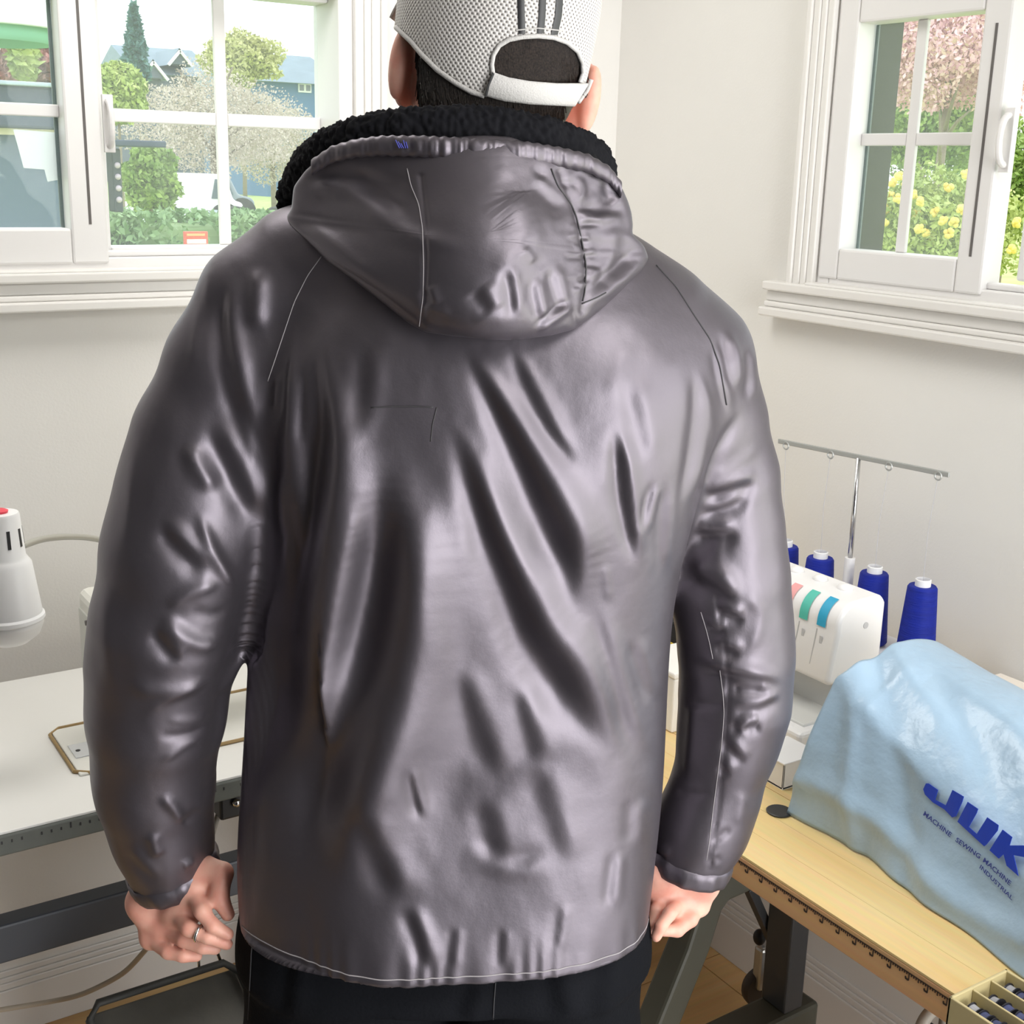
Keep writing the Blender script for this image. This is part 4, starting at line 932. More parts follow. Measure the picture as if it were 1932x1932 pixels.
# folds: polyline in photo pixels with half widths; dark flank faces left (or down)
def fold_height(px, py, folds):
    H = np.zeros(len(px))
    for F in folds:
        Q3 = np.array(F['p'], float)
        for _ in range(2):
            if len(Q3) > 2: Q3 = np.vstack([Q3[:1], np.stack([Q3[:-1]*0.75+Q3[1:]*0.25, Q3[:-1]*0.25+Q3[1:]*0.75], 1).reshape(-1, 3), Q3[-1:]])
        pts = Q3[:, :2]; hw = Q3[:, 2]; a = F.get('a', 0.3); kind = F.get('k', 'ramp'); m = hw.max()*4
        sel = np.where((px > pts[:, 0].min()-m) & (px < pts[:, 0].max()+m) & (py > pts[:, 1].min()-m) & (py < pts[:, 1].max()+m))[0]
        if len(sel) == 0: continue
        X, Y = px[sel], py[sel]; best = np.full(len(sel), 1e9); S = np.zeros(len(sel)); W = np.ones(len(sel)); A = np.zeros(len(sel))
        L = np.concatenate([[0], np.cumsum(np.linalg.norm(np.diff(pts, axis=0), axis=1))]); tot = L[-1]
        for i in range(len(pts)-1):
            d = pts[i+1]-pts[i]; l = np.linalg.norm(d)
            t = np.clip(((X-pts[i, 0])*d[0]+(Y-pts[i, 1])*d[1])/(l*l), 0, 1)
            dx = X-pts[i, 0]-t*d[0]; dy = Y-pts[i, 1]-t*d[1]; dist = np.hypot(dx, dy); sg = np.sign(d[1]*dx-d[0]*dy)
            u = dist < best; best[u] = dist[u]; S[u] = (sg*dist)[u]; W[u] = (hw[i]+t*(hw[i+1]-hw[i]))[u]; A[u] = ((L[i]+t*l)/tot)[u]
        taper = np.clip(A/0.28, 0, 1)*np.clip((1-A)/0.28, 0, 1); taper = np.where(F.get('open', False), 1.0, taper*taper*(3-2*taper))
        s = S/W
        if kind == 'ramp': prof = s*np.exp(0.5-0.5*s*s)
        elif kind == 'ridge': prof = np.exp(-s*s)
        else: prof = -np.exp(-s*s)
        H[sel] += a*W*prof*taper
    return H
M_skin = mat('skin', (0.72, 0.40, 0.31), 0.5, sss=0.25, var=0.18, vscale=45, vcolor=(.66, .30, .23), subs=(1, .35, .2))
M_hair = mat('dark_hair', (0.010, 0.007, 0.005), 0.5, spec=0.3, var=0.5, vscale=260, vcolor=(.022, .015, .012), stretch=(1, 1, .06))
# ------------------------------------------------------------------ the man: body
def jacket_mat():
    m = bpy.data.materials.new('shiny_grey_nylon'); m.use_nodes = True; nt = m.node_tree; b = nt.nodes['Principled BSDF']
    b.inputs['Base Color'].default_value = (0.138, 0.124, 0.143, 1); b.inputs['Roughness'].default_value = 0.45; b.inputs['Metallic'].default_value = 0.85
    b.inputs['Specular IOR Level'].default_value = 0.4
    tc = nd(nt, 'ShaderNodeTexCoord', -900, 0)
    n = nd(nt, 'ShaderNodeTexNoise', -600, -200); n.inputs['Scale'].default_value = 22; n.inputs['Detail'].default_value = 5
    n2 = nd(nt, 'ShaderNodeTexNoise', -600, -400); n2.inputs['Scale'].default_value = 900; n2.inputs['Detail'].default_value = 1
    nt.links.new(tc.outputs['Object'], n.inputs['Vector']); nt.links.new(tc.outputs['Object'], n2.inputs['Vector'])
    b1 = nd(nt, 'ShaderNodeBump', -350, -200); b1.inputs['Strength'].default_value = 0.25; b1.inputs['Distance'].default_value = 0.004
    b2 = nd(nt, 'ShaderNodeBump', -180, -300); b2.inputs['Strength'].default_value = 0.10; b2.inputs['Distance'].default_value = 0.0004
    nt.links.new(n.outputs['Fac'], b1.inputs['Height']); nt.links.new(n2.outputs['Fac'], b2.inputs['Height']); nt.links.new(b1.outputs[0], b2.inputs['Normal']); nt.links.new(b2.outputs[0], b.inputs['Normal'])
    return m
M_jacket = jacket_mat()
M_trouser = mat('black_trouser_cloth', (0.0065, 0.007, 0.009), 0.85, sheen=0.0, spec=0.06, bump=0.3, bscale=300, var=0.25, vscale=6, vcolor=(.005, .0055, .007))
M_stitch = mat('pale_stitching', (0.30, 0.28, 0.29), 0.7)
def col_px(rows, w):                       # (px,py,r) list -> local points and radii
    P = []; R = []
    for r in rows:
        ww = r[3] if len(r) > 3 else w; p = px_l(r[0], r[1], ww); P.append(p); R.append(r[2]*float(px_scale(p)))
    return np.array(P), np.array(R)
SL, RL = col_px([(640, 450, 70, -.01), (560, 492, 86, 0), (482, 565, 98, 0), (432, 690, 112, -.005), (385, 830, 126, -.01), (369, 930, 139, -.015), (350, 1040, 147, -.02), (320, 1180, 139, -.02), (301, 1260, 127, -.015),
                 (295, 1350, 121, -.01), (290, 1450, 105, 0), (294, 1500, 98, .005), (306, 1570, 87, .012), (327, 1650, 80, .02)], 0)
SR, RR = col_px([(1090, 520, 70, 0), (1165, 560, 78, .005), (1235, 610, 92, .01), (1292, 682, 116, .02), (1335, 800, 103, .025), (1362, 900, 99, .03), (1373, 1000, 98, .03), (1375, 1090, 106, .03), (1386, 1180, 101, .03), (1390, 1250, 99, .03),
                 (1386, 1330, 97, .03), (1373, 1400, 87, .03), (1347, 1500, 79, .03), (1323, 1560, 81, .03), (1297, 1625, 73, .03)], 0)
tor = [(1720, 470, 1208), (1690, 463, 1213), (1600, 455, 1226), (1500, 459, 1240), (1400, 466, 1248), (1300, 470, 1252), (1200, 477, 1256), (1100, 486, 1264), (1000, 494, 1284), (900, 503, 1308), (800, 510, 1330), (700, 520, 1330), (600, 560, 1280), (500, 630, 1180), (430, 690, 1100), (350, 760, 1040), (300, 800, 1010)]
tl = np.array([px_l(a[1], a[0], 0.01) for a in tor]); trr = np.array([px_l(a[2], a[0], 0.01) for a in tor])
HEM = 0.846
zt_back = [(0.70, -.150), (0.80, -.146), (0.85, -.140), (0.95, -.122), (1.05, -.112), (1.15, -.118), (1.27, -.134), (1.36, -.140), (1.43, -.132), (1.49, -.105), (1.56, -.05)]
zt_front = [(0.70, .13), (0.85, .13), (1.0, .125), (1.2, .13), (1.36, .12), (1.45, .09), (1.50, .06), (1.56, .03)]
def smooth_tab(xs, ys, sig=0.028):
    o = np.argsort(xs); xs = np.array(xs)[o]; ys = np.array(ys)[o]; g = np.linspace(xs[0]-0.1, xs[-1]+0.1, 600); y = np.interp(g, xs, ys)
    k = np.exp(-0.5*((np.arange(-80, 81)*(g[1]-g[0]))/sig)**2); k /= k.sum(); return g, np.convolve(np.pad(y, 80, mode='edge'), k, 'valid')
ZB = smooth_tab([a for a, b in zt_back], [b for a, b in zt_back]); ZF = smooth_tab([a for a, b in zt_front], [b for a, b in zt_front])
UL = smooth_tab(tl[:, 2], tl[:, 0]); UR = smooth_tab(trr[:, 2], trr[:, 0])
def ti(tab, z): return np.interp(z, tab[0], tab[1]).astype(np.float32)
def torso_sdf(P, n=2.7):
    z = P[..., 2]; uL = ti(UL, z); uR = ti(UR, z)
    a = (uR-uL)/2; uc = (uR+uL)/2; wb = ti(ZB, z); wf = ti(ZF, z); b = (wf-wb)/2; wc = (wf+wb)/2
    s = ((np.abs(P[..., 0]-uc)/a)**n+(np.abs(P[..., 1]-wc)/b)**n)**(1/n)
    return ((s-1)*np.minimum(a, b)*0.9).astype(np.float32)
cutL = (SL[-1], (SL[-1]-SL[-2])/np.linalg.norm(SL[-1]-SL[-2])); 
cl_n = px_l(352, 1700, .03)-px_l(322, 1640, .02); cl_n /= np.linalg.norm(cl_n); cl_p = px_l(328, 1652, .02)
cr_n = px_l(1279, 1690, .03)-px_l(1297, 1625, .03); cr_n /= np.linalg.norm(cr_n); cr_p = px_l(1293, 1632, .03)
def jacket_sdf(P):
    t = torso_sdf(P); t = np.maximum(t, HEM-P[..., 2]); t = np.maximum(t, P[..., 2]-1.545)
    l = chain(P, SL.astype(np.float32), RL, 0.02); r = chain(P, SR.astype(np.float32), RR, 0.02)
    l = np.maximum(l, (P-cl_p.astype(np.float32)) @ cl_n.astype(np.float32)); r = np.maximum(r, (P-cr_p.astype(np.float32)) @ cr_n.astype(np.float32))
    k = np.interp(P[..., 2], [0.9, 1.22, 1.36, 1.5], [0.006, 0.012, 0.045, 0.07]).astype(np.float32)
    return smin(smin(t, l, k), r, k)
lo = np.minimum(SL.min(0), SR.min(0))-0.10; hi = np.maximum(SL.max(0), SR.max(0))+0.10
JV, JQ = sdf_mesh(jacket_sdf, [((lo[0], -0.17, min(lo[2]+0.02, HEM-0.02)), (hi[0], 0.16, 1.58))], 0.0026)
JV = relax(JV, JQ, 2)
R = lambda *p, a=0.3, k='ramp', **kw: dict(p=p, a=a, k=k, **kw)
FOLDS = [
 # back, long drapes
 R((600, 600, 10), (606, 700, 17), (622, 800, 30), (618, 880, 42), (606, 960, 47), (585, 1080, 50), (560, 1230, 54), (545, 1380, 60), (535, 1540, 66), a=0.75),
 R((748, 850, 22), (738, 930, 36), (748, 1010, 46), (742, 1110, 54), (722, 1230, 62), (694, 1350, 66), (662, 1450, 60), (632, 1560, 54), (605, 1680, 48), a=0.75),
 R((838, 780, 6), (872, 835, 13), (900, 920, 20), (935, 1020, 25), (975, 1110, 30), (1012, 1200, 35), (1062, 1262, 40), (1102, 1325, 34), (1140, 1390, 20), (1168, 1440, 8), a=0.62),
 R((868, 640, 7), (915, 720, 13), (960, 800, 20), (1000, 880, 27), (1040, 960, 33), (1070, 1025, 34), (1086, 1085, 22), (1080, 1160, 10), a=0.62),
 R((962, 645, 7), (1000, 730, 13), (1040, 810, 15), (1095, 885, 8), a=0.34),
 R((1158, 795, 5), (1172, 850, 11), (1180, 930, 14), (1192, 1000, 13), (1204, 1075, 6), a=0.60),
 R((1308, 690, 6), (1326, 770, 12), (1320, 850, 13), (1298, 920, 9), (1286, 965, 6), a=0.65),
 R((1240, 905, 6), (1222, 960, 9), (1212, 1010, 7), a=0.45), R((1262, 900, 8), (1255, 990, 12), (1250, 1090, 8), a=0.35),
 R((1180, 700, 14), (1215, 800, 18), (1225, 880, 14), a=0.16), R((1185, 640, 20), (1150, 760, 18), a=0.12, k='ridge'),
 R((700, 640, 16), (690, 740, 20), (676, 840, 16), a=0.22), R((655, 640, 18), (660, 760, 20), (670, 850, 14), a=0.18, k='ridge'),
 R((560, 600, 8), (552, 720, 10), (548, 850, 14), (550, 980, 16), (548, 1090, 14), a=0.85, k='ridge'),
 R((573, 690, 5), (563, 790, 6), (558, 850, 5), a=0.7, k='groove'),
 R((520, 700, 9), (512, 790, 9), a=0.4), R((530, 770, 8), (520, 900, 14), (510, 1010, 14), (500, 1150, 12), a=0.45),
 R((690, 880, 14), (672, 1000, 20), (638, 1160, 22), (608, 1300, 22), (600, 1370, 20), (632, 1450, 16), a=0.5, k='ridge'),
 R((610, 1430, 95), (610, 1600, 110), (640, 2050, 110), a=0.16, open=True),
 R((862, 1240, 14), (890, 1330, 22), (925, 1420, 24), (950, 1480, 16), a=0.22), R((975, 1290, 12), (1000, 1370, 20), (1025, 1450, 20), a=0.22),
 R((775, 1420, 7), (785, 1490, 10), (800, 1545, 7), a=0.5), R((1125, 1130, 12), (1150, 1230, 16), (1180, 1340, 16), (1215, 1440, 14), a=0.28),
 R((1140, 1060, 8), (1150, 1140, 9), a=0.3, k='ridge'), R((1195, 1200, 12), (1235, 1330, 14), a=0.25),
 R((1010, 1430, 20), (1050, 1560, 24), (1080, 1640, 20), a=0.16), R((900, 1500, 18), (940, 1570, 22), (930, 1650, 20), a=0.18),
 R((880, 1580, 14), (960, 1640, 16), (1040, 1610, 14), a=-0.22), R((770, 1700, 12), (800, 1780, 14), (810, 1830, 10), a=0.4),
 R((700, 1500, 20), (715, 1590, 24), (760, 1700, 22), a=0.3), R((860, 1740, 8), (852, 1830, 8), a=0.25), R((950, 1745, 8), (945, 1830, 8), a=0.25), R((1060, 1700, 10), (1050, 1800, 9), a=0.2),
 R((1165, 1600, 9), (1150, 1720, 10), a=0.3), R((1200, 1500, 12), (1195, 1600, 12), a=0.25),
 # fine cross wrinkles of the crease
 *[R((700, 905+i*22, 5), (790, 905+i*22, 5), a=0.10) for i in range(7)], *[R((530, 880+i*20, 4), (585, 874+i*20, 4), a=0.12) for i in range(5)],
 # left sleeve
 R((438, 515, 10), (425, 590, 14), (432, 670, 18), (455, 760, 16), (490, 850, 12), a=0.55), R((490, 500, 16), (488, 570, 20), (482, 630, 16), a=0.6, k='ridge'),
 R((415, 640, 8), (430, 720, 12), (462, 800, 13), (490, 880, 13), a=0.5, k='ridge'), R((378, 560, 8), (368, 640, 10), (362, 700, 8), a=0.25, k='ridge'), R((400, 500, 8), (385, 580, 9), a=0.25, k='ridge'),
 R((350, 830, 14), (372, 880, 20), (410, 930, 16), a=0.6, k='ridge'), R((395, 790, 14), (430, 860, 20), (470, 940, 22), (500, 1000, 16), a=0.42), R((520, 880, 10), (508, 960, 12), (500, 1020, 8), a=0.5),
 R((300, 980, 12), (340, 1030, 18), (400, 1080, 16), a=0.45), R((372, 960, 10), (395, 1030, 13), (430, 1090, 13), (465, 1125, 8), a=0.75, k='ridge'),
 R((310, 1150, 10), (360, 1115, 12), (420, 1100, 10), a=0.55, k='ridge'), R((310, 1150, 12), (330, 1190, 15), (385, 1225, 15), (430, 1200, 10), a=0.65, k='ridge'), R((355, 1150, 12), (400, 1165, 12), (440, 1150, 8), a=0.3, k='groove'),
 R((290, 1180, 12), (320, 1220, 16), (345, 1250, 10), a=0.45), R((230, 1290, 14), (290, 1305, 16), (360, 1300, 14), (410, 1280, 8), a=0.45, k='ridge'), R((265, 1350, 8), (320, 1315, 10), (395, 1285, 8), a=0.42, k='ridge'),
 R((295, 1385, 8), (340, 1392, 9), (400, 1375, 8), a=0.5, k='groove'), R((310, 1360, 8), (370, 1362, 10), (405, 1350, 6), a=0.3, k='ridge'), R((300, 1440, 8), (350, 1405, 9), (395, 1390, 6), a=0.4, k='ridge'),
 R((300, 1500, 9), (335, 1530, 12), (345, 1560, 9), a=0.6, k='ridge'), R((285, 1570, 12), (300, 1620, 13), a=0.6, k='ridge'), R((345, 1560, 10), (385, 1530, 9), a=0.4, k='groove'), R((235, 1600, 9), (300, 1665, 9), a=0.25),
 R((205, 1080, 14), (200, 1200, 16), (215, 1320, 14), a=0.2, k='ridge'), R((260, 820, 12), (245, 950, 14), (235, 1050, 12), a=0.2, k='ridge'), R((345, 1640, 9), (375, 1625, 8), a=0.5, k='ridge'),
 # right sleeve
 R((1365, 620, 8), (1385, 690, 12), (1385, 740, 8), a=0.5), R((1415, 650, 7), (1422, 710, 8), (1412, 760, 6), a=0.6), R((1350, 640, 7), (1362, 720, 8), (1378, 790, 6), a=0.4),
 R((1405, 770, 8), (1375, 820, 12), (1345, 870, 12), (1318, 950, 10), a=0.75, k='groove'), R((1330, 905, 10), (1385, 880, 12), (1440, 835, 10), a=0.22, k='ridge'),
 R((1318, 930, 10), (1360, 925, 14), (1420, 905, 14), (1435, 900, 8), a=0.50), R((1318, 965, 8), (1370, 955, 12), (1415, 930, 10), a=0.5), R((1300, 1000, 12), (1345, 1005, 16), (1395, 1000, 12), a=0.48),
 R((1360, 1000, 10), (1350, 1060, 14), (1390, 1100, 12), a=0.28, k='ridge'), R((1290, 1060, 16), (1320, 1090, 20), (1360, 1110, 18), (1400, 1135, 10), a=0.55), R((1350, 1145, 8), (1385, 1160, 11), (1408, 1165, 8), a=0.6),
 R((1330, 1180, 8), (1370, 1190, 9), a=0.5), R((1345, 1215, 9), (1385, 1225, 11), (1400, 1235, 8), a=0.55), R((1385, 1130, 12), (1440, 1140, 13), (1430, 1200, 12), (1400, 1240, 10), a=0.22, k='ridge'),
 R((1305, 1250, 12), (1350, 1262, 14), (1420, 1280, 13), (1478, 1287, 8), a=0.58), R((1370, 1290, 8), (1420, 1300, 8), (1465, 1300, 6), a=0.5), R((1360, 1305, 7), (1400, 1308, 7), a=0.5, k='groove'), R((1430, 1290, 10), (1468, 1320, 9), a=0.3, k='ridge'),
 R((1290, 1325, 7), (1340, 1332, 8), (1375, 1330, 7), a=0.6, k='groove'), R((1380, 1335, 9), (1430, 1335, 10), (1470, 1310, 8), a=0.35), R((1400, 1370, 9), (1435, 1362, 10), a=0.5), R((1385, 1360, 8), (1400, 1380, 9), a=0.45),
 R((1368, 1390, 8), (1390, 1420, 10), (1415, 1435, 6), a=0.5), R((1362, 1440, 8), (1380, 1460, 8), a=0.4), R((1300, 1310, 10), (1295, 1400, 12), (1290, 1480, 10), a=0.3), R((1270, 1490, 7), (1310, 1500, 8), (1345, 1495, 6), a=0.45, k='groove'),
 R((1340, 1590, 7), (1365, 1575, 8), (1380, 1560, 6), a=0.5, k='groove'), R((1335, 1630, 7), (1360, 1615, 7), a=0.5, k='groove'), R((1345, 1600, 6), (1350, 1640, 6), a=0.5, k='ridge'), R((1235, 1600, 8), (1260, 1620, 8), a=0.4),
 R((1405, 1490, 12), (1390, 1560, 12), a=0.25, k='ridge'), R((1350, 1130, 4), (1362, 1190, 4), (1372, 1250, 4), (1374, 1330, 4), (1365, 1430, 4), (1350, 1560, 4), (1338, 1640, 4), a=0.5, k='groove', open=True),
]
def sculpt(V, Q, folds, it=1, extra=None):
    n = vert_normals(V, Q); W = L2W(V); px, py = proj(W); view = CAM-W; view /= np.linalg.norm(view, axis=1)[:, None]
    nw = n[:, :1]*ER+n[:, 1:2]*EF+n[:, 2:3]*np.array((0, 0, 1.0)); f = np.clip(((nw*view).sum(1)-0.02)/0.38, 0, 1); f = f*f*(3-2*f)
    H = fold_height(px, py, folds)
    if extra is not None: H = H+extra(px, py, V)
    V = V+n*(H*f*px_scale(V))[:, None]
    return relax(V, Q, it, 0.35) if it else V
def jacket_extra(px, py, V):
    hem = np.clip((V[:, 2]-HEM)/0.022, 0, 1)
    pk = (1-np.clip((V[:, 2]-HEM)/0.05, 0, 1))*1.6*np.sin(px*0.16+np.sin(px*0.031)*3)*(np.abs(V[:, 0]) < 0.25)
    low = 2.2*vnoise(px*0.011, py*0.007, 1)+0.8*vnoise(px*0.03, py*0.02, 2)
    return pk+low
JV = sculpt(JV, JQ, FOLDS, 1, jacket_extra)
person_label = 'person seen from behind in a shiny grey hooded jacket, white cap and black trousers'
from mathutils.bvhtree import BVHTree
def make_bvh(V, Q): return BVHTree.FromPolygons(L2W(V).tolist(), Q.tolist())
JB = make_bvh(JV, JQ)
def on_surf(bvh, px, py, off=0.0006):
    d = Vector(ray(px, py)); d.normalize(); h = bvh.ray_cast(Vector(CAM), d)
    return None if h[0] is None else np.array(h[0]-d*off)
def seam_pts(bvh, pts, step=6, off=0.0004):
    out = []
    for a, b in zip(pts[:-1], pts[1:]):
        n = max(2, int(math.hypot(b[0]-a[0], b[1]-a[1])/step))
        for i in range(n):
            p = on_surf(bvh, a[0]+(b[0]-a[0])*i/n, a[1]+(b[1]-a[1])*i/n, off)
            if p is not None: out.append(p)
    return np.array(out)
# ---- hands, head and the rest of the body
def P3(rows): return np.array([px_l(a, b, c) for a, b, c in rows])
hw_ = 0.045
HC = px_l(941, 6, hw_)
yaw, rol = math.radians(17), math.radians(8)
Ry = np.array(((math.cos(yaw), -math.sin(yaw), 0), (math.sin(yaw), math.cos(yaw), 0), (0, 0, 1)))
Rr = np.array(((math.cos(rol), 0, math.sin(rol)), (0, 1, 0), (-math.sin(rol), 0, math.cos(rol))))
RH = Rr @ Ry                                    # columns: head right, forward, up
Hp = lambda *v: HC+RH @ np.array(v)
fr_ = (.0086, .0078, .0072, .0062)
fingersL = [(P3([(285, 1770, .005), (318, 1795, -.018), (346, 1802, -.024), (371, 1803, -.022)]), fr_),
            (P3([(310, 1753, 0), (347, 1773, -.024), (382, 1786, -.030), (406, 1790, -.028)]), fr_),
            (P3([(334, 1724, -.005), (356, 1752, -.036), (392, 1767, -.042), (428, 1781, -.038)]), fr_),
            (P3([(363, 1684, -.008), (381, 1720, -.034), (402, 1747, -.042), (430, 1763, -.040)]), fr_)]
thumbL = (P3([(378, 1640, .004), (419, 1648, -.006), (413, 1692, -.018), (430, 1725, -.024)]), (.0160, .0112, .0098, .0070))
palmL = [(P3([(300, 1640, .015), (274, 1700, .014)]), (.022, .0165)), (P3([(350, 1630, .012), (350, 1665, .006)]), (.022, .019)), (P3([(276, 1700, .014), (350, 1668, 0.006)]), (.0165, .019))]
for i, s0_ in ((0, 0), (1, 0), (2, 1), (3, 1)):
    a_ = px_l(*((276, 1705, .014), (348, 1672, .006))[s0_]); palmL.append((np.array([a_, fingersL[i][0][0]]), (.0150, .0098)))
palmL.append((P3([(380, 1655, .002), (368, 1690, -.004)]), (.013, .010))); palmL.append((P3([(345, 1700, .004), (368, 1722, -.012)]), (.012, .0085))); palmL.append((P3([(320, 1715, .006), (352, 1745, -.014)]), (.012, .008)))
for i in range(3): palmL.append((np.array([fingersL[i][0][0], fingersL[i+1][0][0]]), (.0088, .0090)))
frr = (.0080, .0070, .0064, .0056)
fingersR = [(P3([(1318, 1708, .022), (1303, 1735, -.002), (1278, 1755, -.016), (1251, 1756, -.020)]), (.0084, .0076, .0070, .0060)),
            (P3([(1284, 1700, .018), (1263, 1724, -.018), (1247, 1748, -.028), (1238, 1767, -.030)]), frr),
            (P3([(1254, 1690, .018), (1238, 1718, -.004), (1229, 1746, -.012), (1222, 1762, -.014)]), frr),
            (P3([(1228, 1678, .018), (1215, 1704, .014), (1211, 1726, .010), (1209, 1742, .008)]), frr)]
thumbR = (P3([(1240, 1642, .02), (1222, 1662, .03), (1212, 1690, .04), (1208, 1715, .04)]), (.0145, .0112, .0098, .0072))
palmR = [(P3([(1275, 1620, .03), (1252, 1648, .02)]), (.022, .0165)), (P3([(1318, 1615, .03), (1326, 1662, .026)]), (.020, .0165)), (P3([(1252, 1650, .022), (1322, 1662, .026)]), (.0165, .0165))]
for i, s0_ in ((0, 1), (1, 1), (2, 0), (3, 0)):
    a_ = px_l(*((1250, 1655, .022), (1322, 1668, .026))[s0_]); palmR.append((np.array([a_, fingersR[i][0][0]]), (.0140, .0100)))
palmR.append((P3([(1300, 1700, .022), (1284, 1736, -.002)]), (.012, .0085))); palmR.append((P3([(1268, 1690, .02), (1252, 1730, .0)]), (.011, .0075)))
for i in range(3): palmR.append((np.array([fingersR[i][0][0], fingersR[i+1][0][0]]), (.0090, .0092)))
def hand_sdf(P, palm, fingers, thumb, skip=None):
    d = None
    for p, r in palm:
        e = chain(P, p.astype(np.float32), r); d = e if d is None else smin(d, e, 0.012)
    fs = None
    for p, r in fingers:
        e = chain(P, p.astype(np.float32), r, 0.003); fs = e if fs is None else np.minimum(fs, e)
    d = smin(d, fs, 0.004)
    return smin(d, chain(P, thumb[0].astype(np.float32), thumb[1], 0.004), 0.008)
earL_c = px_l(765, 124, hw_-0.015); earR_c = px_l(1095, 186, hw_+0.03)
def ear_R(sgn, out=35):
    a = math.radians(out); e = RH @ np.array((sgn*math.sin(a), -math.cos(a), 0.0)); u_ = RH @ np.array((0, 0, 1.0)); u_ = u_-e*(u_ @ e); u_ /= np.linalg.norm(u_); n_ = np.cross(e, u_)
    return np.stack([e, u_, n_], 1)
EL, EAR = ear_R(-1, 40), ear_R(1, 28)
def trunk_sdf(P):
    d = rcone(P, np.array((0, 0, 1.36)), np.array((0, 0, 1.0)), .085, .085)
    d = smin(d, rcone(P, Hp(0, -.018, -.07), np.array((0.015, -.005, 1.42)), .060, .064), 0.03)
    for S_ in (SL, SR): d = smin(d, rcone(P, np.array((0, 0, 1.38)), S_[3]-np.array((0, 0, .01)), .06, .045), 0.04)
    return d
def arm_sdf(P, S_):
    idx = [3, 6, 9, len(S_)-1]; return chain(P, S_[idx].astype(np.float32), (.045, .042, .036, .026), 0.02)
def head_sdf(P):
    d = ellip(P, Hp(0, 0, 0), (.0795, .098, .108), RH)
    d = smin(d, ellip(P, Hp(0, .035, -.075), (.060, .068, .062), RH), 0.03)
    d = smin(d, rcone(P, Hp(0, -.018, -.07), np.array((0.015, -.005, 1.42)), .060, .064), 0.03)
    d = smin(d, rcone(P, Hp(0, .098, -.005), Hp(0, .122, -.040), .008, .012), 0.012)          # nose
    d = smin(d, rcone(P, Hp(-.02, .094, -.075), Hp(.02, .094, -.075), .008, .008), 0.01)      # lips
    d = smin(d, rcone(P, Hp(-.03, .089, .018), Hp(.03, .089, .018), .010, .010), 0.012)       # brow
    for s_ in (-1, 1): d = np.minimum(d, ellip(P, Hp(s_*.032, .084, -.002), (.012, .012, .012)))
    for c_, E_ in ((earL_c, EL), (earR_c, EAR)):
        e = ellip(P, c_, (.0205, .0335, .0075), E_); e = smin(e, ellip(P, c_-E_[:, 1]*.022-E_[:, 0]*.008, (.012, .014, .007), E_), 0.006)
        rim_ = ellip(P, c_+E_[:, 0]*0.012, (.009, .030, .0095), E_); e = smin(e, rim_, 0.004)
        d = smin(d, e, 0.006)
    return smin(d, trunk_sdf(P), 0.01)
def hand_box(P, S_, args): return smin(arm_sdf(P, S_), hand_sdf(P, *args), 0.012)
def mid_box(P, S_): return smin(trunk_sdf(P), arm_sdf(P, S_), 0.03)
hL = np.concatenate([f[0] for f in fingersL+palmL]+[thumbL[0]]); hR = np.concatenate([f[0] for f in fingersR+palmR]+[thumbR[0]])
zh = HC[2]-.20
def seg_boxes(S_, h, args):
    out = []; zw = h[:, 2].max()+.03; P_ = S_[3:]
    levels = np.linspace(P_[:, 2].max()+.05, zw, 6)
    for a_, b_ in zip(levels[:-1], levels[1:]):
        zz_ = np.linspace(b_-.02, a_+.02, 12); o = np.argsort(P_[:, 2]); uu = np.interp(zz_, P_[o, 2], P_[o, 0]); ww = np.interp(zz_, P_[o, 2], P_[o, 1])
        out.append((np.array((uu.min()-.055, ww.min()-.055, b_)), np.array((uu.max()+.055, ww.max()+.055, a_)), lambda P, S_=S_: mid_box(P, S_)))
    out.append((h.min(0)-.03, np.array((max(h[:, 0].max(), P_[-1, 0])+.03, max(h[:, 1].max(), P_[-1, 1])+.03, zw)), lambda P, S_=S_: hand_box(P, S_, args)))
    return out
boxes = [(np.array((-.16, -.1, 0.90)), np.array((.16, .1, zh)), trunk_sdf)]+seg_boxes(SL, hL, (palmL, fingersL, thumbL))+seg_boxes(SR, hR, (palmR, fingersR, thumbR))
boxes += [(HC+np.array((-.12, -.12, -.20)), HC+np.array((.12, .15, .12)), head_sdf)]
body_sdf = None
BV, BQ = sdf_mesh(body_sdf, boxes, 0.0021)
BV = relax(BV, BQ, 1)
person = mesh_obj('person', L2W(BV)-PO, BQ, M_skin, None, smooth=True)
person.location = PO; ORG[person] = PO.copy()
tag(person, person_label, 'person')
jk = mesh_obj('jacket', L2W(JV), JQ, M_jacket, person, smooth=True)
jk['label'] = 'shiny grey raglan jacket with gathered cuffs and curved hem'
